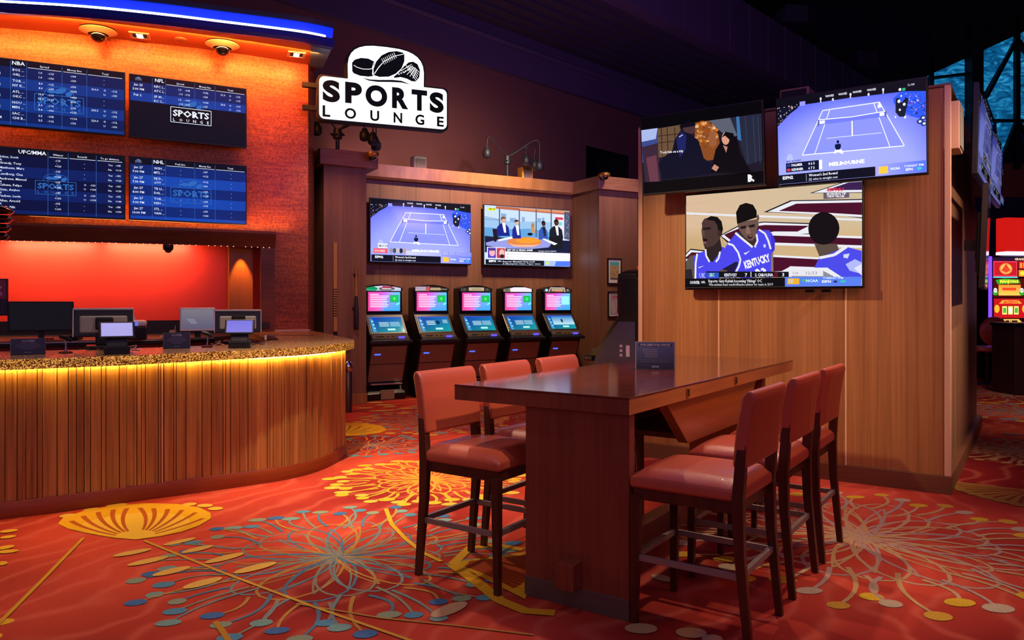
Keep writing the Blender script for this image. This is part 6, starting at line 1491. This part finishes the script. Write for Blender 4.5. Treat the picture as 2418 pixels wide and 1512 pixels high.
# card on the table
def card_table(c):
    c.grad(0, 0, 1000, 600, lambda u, v: mix('#48527c', '#10142c', v), 2, 3)
    c.rect(60, 30, 940, 95, '#1a1c34'); c.text('YOUR GAME YOUR OWN BET', 500, 85, 46, '#a8a6b8', 0.03, 'c', wd=820)
    for k in range(5): c.rect(150 + k * 20, 160 + k * 42, 560, 178 + k * 42, '#6a6a80')
    for k in range(3): c.rect(80 + k * 12, 390 + k * 28, 920 - k * 20, 408 + k * 28, '#44485c')
    c.rect(410, 530, 590, 570, '#8a90a0'); c.text('SPORTS', 500, 562, 28, '#10142c', 0.03, 'c')
sp_ = ground((1502 + 1592) / 2, 873, TH)
w_ = 90 / F * sp_.y
t = thing('table_sign', 'grey edged dark blue tent card standing on the high table', 'sign', (sp_.x, sp_.y, TH + 0.001), -math.atan2(sp_.x, sp_.y) + 0.03)
bm = NB(); prism(bm, [(-0.02, 0), (0.09, 0), (0.0, 0.185)], -w_ / 2 - 0.004, w_ / 2 + 0.004, axis='x'); obj('card_holder', bm, mat('tent_grey', '#8a8280', 0.3), t, bevel=0.002)
c = Canvas(w_ * 0.97, 0.178, 1000, 600, 0.0004); card_table(c); c.build('card', M_PRINT, t, (0, -0.0118, 0.093), rx=-math.atan2(0.02, 0.185))

# ------------------------------------------------------------------ counter-height stools
def leather_cushion(bm, x0, x1, y0, y1, z0, z1, dome_, nx=10, ny=10, ed=0.03):
    g = {}
    for top in (0, 1):
        for i in range(nx + 1):
            for j in range(ny + 1):
                u_, v_ = i / nx, j / ny; a = 1 - abs(2 * u_ - 1) ** 3.2; b = 1 - abs(2 * v_ - 1) ** 3.2
                z = (z1 - ed + ed * min(1, a * 3) * min(1, b * 3) + dome_ * a * b) if top else z0
                q = 0.0
                g[top, i, j] = bm.verts.new((x0 + (x1 - x0) * u_, y0 + (y1 - y0) * v_, z))
    for top in (0, 1):
        for i in range(nx):
            for j in range(ny):
                f = [g[top, i, j], g[top, i + 1, j], g[top, i + 1, j + 1], g[top, i, j + 1]]
                bm.faces.new(f if top else f[::-1])
    ring = [(i, 0) for i in range(nx)] + [(nx, j) for j in range(ny)] + [(i, ny) for i in range(nx, 0, -1)] + [(0, j) for j in range(ny, 0, -1)]
    for a, b in zip(ring, ring[1:] + ring[:1]): bm.faces.new((g[0, a[0], a[1]], g[0, b[0], b[1]], g[1, b[0], b[1]], g[1, a[0], a[1]]))
def quadpost(bm, pts, sx, sy):
    """tapered square post through centre points (x, y, z) with half widths"""
    rings = []
    for (x, y, z), hx, hy in zip(pts, sx, sy): rings.append([bm.verts.new((x + a * hx, y + b * hy, z)) for a, b in ((-1, -1), (1, -1), (1, 1), (-1, 1))])
    for p, q in zip(rings[:-1], rings[1:]):
        for k in range(4): bm.faces.new((p[k], p[(k + 1) % 4], q[(k + 1) % 4], q[k]))
    bm.faces.new(rings[0][::-1]); bm.faces.new(rings[-1])
def make_stool(label, group):
    t = thing('bar_stool', label, 'stool', (0, 0, 0), 0, group)
    hx = 0.232
    bm = NB(); leather_cushion(bm, -0.25, 0.25, -0.275, 0.255, 0.635, 0.715, 0.022); obj('seat', bm, M_LEA, t, smooth=60, bevel=0.012)
    bm = NB(); box(bm, -0.238, 0.238, -0.262, 0.235, 0.58, 0.64); obj('seat_frame', bm, M_LEG, t, bevel=0.005)
    for s in (-1, 1):
        bm = NB(); quadpost(bm, [(s * 0.236, -0.255, 0.0), (s * 0.232, -0.245, 0.60)], [0.016, 0.022], [0.016, 0.024]); obj('leg', bm, M_LEG, t, bevel=0.003)
    for s in (-1, 1):
        bm = NB(); quadpost(bm, [(s * 0.236, 0.282, 0.0), (s * 0.234, 0.243, 0.42), (s * 0.232, 0.236, 0.64), (s * 0.230, 0.250, 0.84), (s * 0.226, 0.272, 1.02)], [0.016, 0.02, 0.023, 0.021, 0.018], [0.017, 0.022, 0.025, 0.022, 0.014]); obj('leg', bm, M_LEG, t, bevel=0.003)
    # padded back, leaning a little, rolled top
    bm = NB(); nx, nz = 10, 10; fr_, bk_ = {}, {}
    for i in range(nx + 1):
        for j in range(nz + 1):
            u_, v_ = i / nx, j / nz; x = -0.25 + 0.5 * u_; z = 0.785 + 0.335 * v_; yc = 0.244 + 0.10 * v_ * v_ * 0.35 + 0.012 * v_
            th = 0.030 * (1 - max(0, (v_ - 0.9) / 0.1) ** 2 * 0.5)
            a = 1 - abs(2 * u_ - 1) ** 4; b = 1 - abs(2 * v_ - 1) ** 4
            fr_[i, j] = bm.verts.new((x, yc - th + 0.010 * a * b, z)); bk_[i, j] = bm.verts.new((x, yc + th + 0.006 * a, z))
    for i in range(nx):
        for j in range(nz):
            bm.faces.new((fr_[i, j], fr_[i + 1, j], fr_[i + 1, j + 1], fr_[i, j + 1])); bm.faces.new((bk_[i, j], bk_[i, j + 1], bk_[i + 1, j + 1], bk_[i + 1, j]))
    for i in range(nx):
        bm.faces.new((fr_[i, 0], bk_[i, 0], bk_[i + 1, 0], fr_[i + 1, 0])); bm.faces.new((fr_[i, nz], fr_[i + 1, nz], bk_[i + 1, nz], bk_[i, nz]))
    for j in range(nz):
        bm.faces.new((fr_[0, j], fr_[0, j + 1], bk_[0, j + 1], bk_[0, j])); bm.faces.new((fr_[nx, j], bk_[nx, j], bk_[nx, j + 1], fr_[nx, j + 1]))
    obj('backrest', bm, M_LEA, t, smooth=50, bevel=0.012, seg=3)
    for s in (-1, 1):
        bm = NB(); box(bm, s * 0.234 - 0.008, s * 0.234 + 0.008, -0.235, 0.245, 0.295, 0.325); obj('side_rung', bm, M_RUNG, t, bevel=0.002)
    bm = NB(); box(bm, -0.22, 0.22, -0.262, -0.238, 0.30, 0.33); obj('foot_rung', bm, M_RUNG, t, bevel=0.002)
    bm = NB(); box(bm, -0.22, 0.22, 0.235, 0.258, 0.30, 0.33); obj('back_rung', bm, M_RUNG, t, bevel=0.002)
    return t
rzR = math.atan2(-0.823, -0.568); rzL = math.atan2(0.823, 0.568)
GS = 'leather bar stools round the high table'
cR = Vector((0.918, 3.625, 0)); cL = Vector((-0.149, 4.235, 0)) 

V3 = Vector((V.x, V.y, 0))
first = make_stool('red brown leather bar stool on the right of the table, the nearest', GS)
first.location = cR; first.rotation_euler = (0, 0, rzR)
for s, lb in ((0.71, 'red brown leather bar stool on the right of the table, the middle one'), (1.36, 'red brown leather bar stool on the right of the table, next to the partition')): dup(first, cR + V3 * s, rzR, lb)
for s, lb in ((0.0, 'red brown leather bar stool on the left of the table, beside the slab end'), (0.60, 'red brown leather bar stool on the left of the table, the middle one'), (1.24, 'red brown leather bar stool on the left of the table, the farthest')): dup(first, cL + V3 * s, rzL, lb)

# side-on betting terminal beside the partition
p = ppt(-PW - 0.05, 0.42)
t, h, c = kiosk_body('dark betting terminal seen from its side against the partition, behind the table sign', None, p, ROT_A + R(90) + PI, 0)
header_art(c, 2); c.build('header_sign', M_SCR, h, (0, -0.2265, 1.7265))
bm = NB(); prism(bm, [(-0.30, 0.2), (-0.50, 0.85), (-0.44, 0.98), (-0.21, 1.27), (-0.03, 1.27), (-0.03, 0.2)], 0.311, 0.318, axis='x')
sp3 = tag(obj('side_panel', bm, mat('kiosk_navy', '#34365e', 0.4), t, bevel=0.002), 'navy side panel with small pale marks')
bm = NB()
for q in range(3): box(bm, 0.3185, 0.320, -0.20, -0.17, 0.93 + q * 0.045, 0.955 + q * 0.045)
box(bm, 0.3185, 0.320, -0.13, -0.09, 0.93, 1.04); obj('marks', bm, mat('marks_pale', '#c8c8e0', 0.5), sp3)
t.rotation_euler = (0, 0, ROT_A - R(90)); t.scale = (1.0, 1.0, 1.03)

# ------------------------------------------------------------------ slot machines far right
def slot(label, loc, rz, group=None):
    t = thing('slot_machine', label, 'slot machine', loc, rz, group)
    bm = NB(); box(bm, -0.38, 0.38, -0.25, 0.3, 0, 0.78); obj('base_cabinet', bm, M_CABB, t, bevel=0.02)
    bm = NB(); prism(bm, [(-0.25, 0.72), (-0.52, 0.80), (-0.52, 0.86), (-0.2, 1.02), (0.3, 1.02), (0.3, 0.72)], -0.40, 0.40, axis='x'); obj('button_deck', bm, mat('deck_navy', '#10142a', 0.25), t, bevel=0.01)
    bm = NB(); box(bm, -0.36, -0.2, -0.50, -0.42, 0.88, 0.95); box(bm, 0.12, 0.36, -0.50, -0.42, 0.88, 0.95); obj('deck_light', bm, e_mat('deck_blue', '#5a70ff', 3.5), t, bevel=0.005)
    bm = NB(); box(bm, -0.40, 0.40, -0.12, 0.3, 1.02, 2.42); obj('screen_tower', bm, M_CABB, t, bevel=0.02)
    bm = NB(); box(bm, -0.42, -0.39, -0.14, -0.08, 1.05, 2.40); box(bm, 0.39, 0.42, -0.14, -0.08, 1.05, 2.40); box(bm, -0.42, 0.42, -0.14, -0.08, 1.04, 1.07); obj('neon_edge', bm, e_mat('neon_violet', '#6a3cff', 2.2), t)
    c = Canvas(0.74, 1.30, 740, 1300, 0.001)
    c.rect(0, 0, 740, 1300, '#100408')
    c.rect(10, 0, 730, 60, '#2a1030'); c.text('GRAND', 480, 50, 44, '#e8c0a0', 0.04, wd=230)
    c.rect(20, 70, 540, 370, '#e83a58'); c.rect(40, 90, 520, 350, '#b81a24'); c.ell(290, 220, 140, 110, '#f08a40'); c.ell(290, 220, 110, 84, '#f8c060'); c.poly([(190, 250), (290, 120), (390, 250), (290, 300)], '#d84028'); c.rect(560, 70, 720, 220, '#b81a1a'); c.rect(590, 100, 640, 200, '#f09030'); c.rect(660, 100, 700, 200, '#f09030'); c.rect(560, 240, 720, 370, '#e87a20'); c.ell(640, 305, 50, 46, '#f8d040')
    c.rect(10, 375, 540, 395, '#60e0e8')
    c.rect(10, 410, 720, 780, '#4a0c08'); c.poly([(60, 440), (240, 410), (560, 430), (600, 500), (100, 520)], '#2a9a28'); c.text('MAHJONG', 150, 495, 60, '#f0e040', 0.05, wd=400); c.grad(120, 530, 600, 740, lambda u, v: mix('#f08030', '#f8c050', v), 3, 3); c.rect(200, 590, 500, 640, '#e04020')
    for x in (50, 620): c.ell(x, 690, 60, 50, '#30a028', 12); c.ell(x, 640, 40, 46, '#f4f4ec', 12); c.ell(x - 15, 635, 10, 12, '#101010', 8); c.ell(x + 15, 635, 10, 12, '#101010', 8)
    c.rect(10, 800, 720, 1180, '#b8141a'); c.poly([(120, 900), (200, 830), (540, 830), (620, 900)], '#f09a38'); c.text('JACKPOT', 210, 895, 56, '#d82018', 0.04, wd=330)
    for k in range(3): c.rect(190 + k * 125, 950, 290 + k * 125, 1110, '#f8e080'); c.rect(205 + k * 125, 980, 275 + k * 125, 1080, ['#40b040', '#f0f0e0', '#40b040'][k])
    c.ell(70, 1000, 56, 80, '#e8b030', 14); c.ell(670, 1000, 56, 80, '#e8b030', 14); c.poly([(140, 1270), (220, 1200), (540, 1200), (620, 1270)], '#f0b050'); c.rect(250, 1225, 510, 1260, '#2a1408'); c.text('8 8', 330, 1256, 30, '#f8d060', 0.05)
    c.build('screens', M_SCRB, t, (0, -0.1215, 1.73))
    return t
slot('glowing red and gold slot machine seen past the right flank of the partition', ((2372 - CX) / F * 15.0, 15.0, 0), R(8))
slot('red slot machine cut by the right picture edge, beside the gold one', ((2372 - CX) / F * 15.0 + 0.95, 15.15, 0), R(8))
slot('orange lit slot machine glimpsed between the niche and the partition', ((1496 - CX) / F * 17.0, 17.0, 0), R(-5))
t = thing('topper_sign', 'plain glowing red sign box over the slot machines at the right', 'sign', ((2415 - CX) / F * 15.0, 15.0, 2.44), R(8))
bm = NB(); box(bm, -0.46, 0.9, -0.1, 0.15, 0.06, 0.72); obj('red_panel', bm, e_mat('sign_red', '#e01a14', 0.85), t, bevel=0.01)
bm = NB(); box(bm, -0.46, 0.9, -0.13, 0.15, 0.0, 0.055); obj('tube_edge', bm, e_mat('tube_pink', '#e8c8ff', 2.0), t)
bm = NB(); box(bm, 0.0, 0.03, -0.1, -0.07, 0.72, 0.86); obj('finial', bm, M_SILV, t)
p = Vector(((2331 - CX) / F * 14.0, 14.0, 0)); t = thing('casino_chair', 'brown round backed chair in front of the gold slot machine', 'chair', p, PI)
bm = NB(); ball(bm, (0, 0.2, 0.98), 0.27, sy=0.25, sz=1.0); obj('backrest', bm, M_LEA, t, smooth=60)
bm = NB(); lathe(bm, [(0.24, 0.60), (0.27, 0.63), (0.26, 0.69), (0.2, 0.71)], 24); obj('seat', bm, M_LEA, t, smooth=50)
bm = NB(); lathe(bm, [(0.25, 0), (0.25, 0.02), (0.04, 0.04), (0.04, 0.6)], 24); obj('pedestal', bm, M_BLK, t, smooth=50)
p = Vector(((2397 - CX) / F * 12.3, 12.3, 0)); t = thing('slot_stand', 'dark brown machine stand cut by the right picture edge', 'cabinet', (p.x, p.y, 0), R(0))
bm = NB(); box(bm, 0, 0.7, 0, 0.6, 0.0, 1.12); obj('carcass', bm, wood('stand_brown', '#241010', '#38191a', (20, 20, 1)), t, bevel=0.01)
bm = NB(); box(bm, -0.02, 0.72, -0.02, 0.62, 1.12, 1.17); obj('top', bm, M_BLK, t, bevel=0.01)

# ------------------------------------------------------------------ light
def area(name, loc, rot, sx, sy, power, col):
    l = bpy.data.lights.new(name, 'AREA'); l.shape = 'RECTANGLE'; l.size = sx; l.size_y = sy; l.energy = power; l.color = lin(col)
    o = bpy.data.objects.new(name, l); COL.objects.link(o); o.location = loc; o.rotation_euler = rot; return o
def spot(name, loc, target, power, col, ang=50, blend=0.6, r_=0.08):
    l = bpy.data.lights.new(name, 'SPOT'); l.energy = power; l.color = lin(col); l.spot_size = R(ang); l.spot_blend = blend; l.shadow_soft_size = r_
    o = bpy.data.objects.new(name, l); COL.objects.link(o); o.location = loc
    o.rotation_euler = (Vector(target) - Vector(loc)).to_track_quat('-Z', 'Y').to_euler(); return o
WARM = '#ffe0bc'; AMB = '#ffa050'
# cove washing the gold wall from the canopy
for k in range(15):
    a = WC[6 + k * 2]; b = WC[min(8 + k * 2, len(WC) - 1)]; m_ = ((a[0] + b[0]) / 2 + 0.28, (a[1] + b[1]) / 2 - 0.52)
    area('wall_wash_light', (m_[0], m_[1], SOF - 0.02), (R(42), 0, math.atan2(b[1] - a[1], b[0] - a[0])), math.hypot(b[0] - a[0], b[1] - a[1]), 0.05, 11.5, '#ff8c38')
# strip in the red recess
for k in range(3):
    i0 = 4 + k * 7
    a = left_pts[min(i0, len(left_pts) - 2)]; b = left_pts[min(i0 + 7, len(left_pts) - 1)]
    area('recess_light', ((a[0] + b[0]) / 2, (a[1] + b[1]) / 2 + 0.12, ALC_T - 0.03), (R(25), 0, math.atan2(b[1] - a[1], b[0] - a[0])), 1.0, 0.04, 22, '#ffb080')
spot('pilaster_light', (pil_a[0] + 0.17, pil_a[1] - 0.02, ALC_T - 0.03), (pil_a[0] + 0.13, pil_a[1] + 0.10, 1.3), 70, '#ffa848', 46, 0.6, 0.01)
# ceiling spots
spot('floor_spot', (-1.6, 5.2, 6.6), (-0.75, 6.6, 0), 2100, WARM, 38, 0.9)
spot('floor_spot', (-3.2, 4.2, 6.6), (-2.3, 4.9, 0), 620, WARM, 44, 0.9)
spot('floor_spot', (-0.6, 3.0, 6.6), (-1.2, 4.6, 0), 160, WARM, 44, 0.9)
spot('table_spot', (1.2, 6.2, 5.6), (2.0, 4.6, 0.3), 420, WARM, 44, 0.8)
spot('stool_spot', (3.2, 5.6, 5.4), (1.1, 3.9, 0.9), 500, WARM, 46, 0.8)
spot('left_stool_spot', (1.9, 2.4, 5.2), (0.05, 4.8, 1.0), 800, WARM, 26, 0.8)
spot('left_back_spot', (-1.4, 6.8, 5.8), (0.0, 5.0, 0.9), 500, WARM, 40, 0.8)
spot('partition_spot', (-1.6, 5.0, 4.3), (1.95, 6.8, 1.6), 900, '#ffd6a8', 34, 0.9)
spot('partition_edge_spot', (4.9, 4.4, 4.4), (3.5, 6.4, 1.8), 650, '#ffe0c4', 40, 0.9)
spot('flank_spot', ppt(2.6, 0.8, 3.2), ppt(-0.05, 1.0, 1.5), 500, '#ffd8b8', 55, 0.9)
spot('niche_spot', npt(2.0, -1.6, 5.2), npt(2.1, 0.85, 2.0), 650, '#ffd0a4', 80, 0.9)
spot('niche_spot', npt(4.6, -1.6, 5.2), npt(4.4, 0.3, 1.9), 330, '#ffd4b0', 55, 0.9)
spot('cornice_spot', npt(2.2, -0.9, 4.6), npt(2.2, 0.8, 3.6), 260, '#ffdcb4', 120, 0.9)
spot('pillar_fill', npt(-1.2, -2.4, 4.6), npt(-0.4, 0, 2.2), 170, '#ffc8b0', 40, 0.9)  # added lamp, brightens the left pillar
spot('counter_top_spot', (-2.2, 6.2, 4.6), (-2.5, 7.2, 1.1), 300, WARM, 60, 0.9)
a_ = Vector((-2.95, 10.15, 2.45)); b_ = Vector((-1.2, 13.2, 3.0))
area('violet_glint_fill', (2.8, 3.6, 4.35), Vector((-5.9, 6.6, -1.2)).to_track_quat('-Z', 'Y').to_euler(), 1.6, 0.3, 30, '#5a48ff')  # added off-frame for a violet reflection on the gold wall
area('amber_glint_fill', (2.8, 3.6, 2.7), Vector((-5.9, 6.6, -0.6)).to_track_quat('-Z', 'Y').to_euler(), 1.6, 0.4, 26, '#ff9a30')  # also added out of view, gives the gold wall its amber reflection
area('soffit_fill', (-4.2, 9.42, 2.46), (PI - R(8), 0, math.atan2(0.44, 0.9)), 3.0, 0.05, 22, '#ff9a50')  # unseen lamp added to brighten the canopy soffit
area('room_fill', (0.0, -2.2, 4.6), (R(58), 0, 0), 13, 6, 110, '#d8b0d0')
spot('far_floor_spot', (7.0, 9.5, 6.0), (7.0, 11.0, 0), 500, WARM, 60, 0.9)
spot('far_floor_spot', (1.0, 9.0, 6.4), (0.4, 9.6, 0), 300, '#ffb090', 50, 0.9)
# large violet lamp added overhead for the purple ambience
area('violet_fill', (0.5, 5.0, 6.6), (0, 0, 0), 7, 6, 60, '#9a60f0')
area('upper_wall_fill', tuple(npt(2.2, 1.15, 3.80)), (R(150), 0, ROT_N), 4.4, 0.12, 20, '#ffb0a0')  # unseen lamp added to lift the upper wall and ceiling
area('bulkhead_fill', tuple(ppt(-1.3, 2.2, 3.3)), (Vector((4.93, 16.9, 7.9)) - ppt(-1.3, 2.2, 3.3)).to_track_quat('-Z', 'Y').to_euler(), 1.6, 1.2, 520, '#8a6cc4')  # unseen lamp added to bring the bulkhead out of the dark
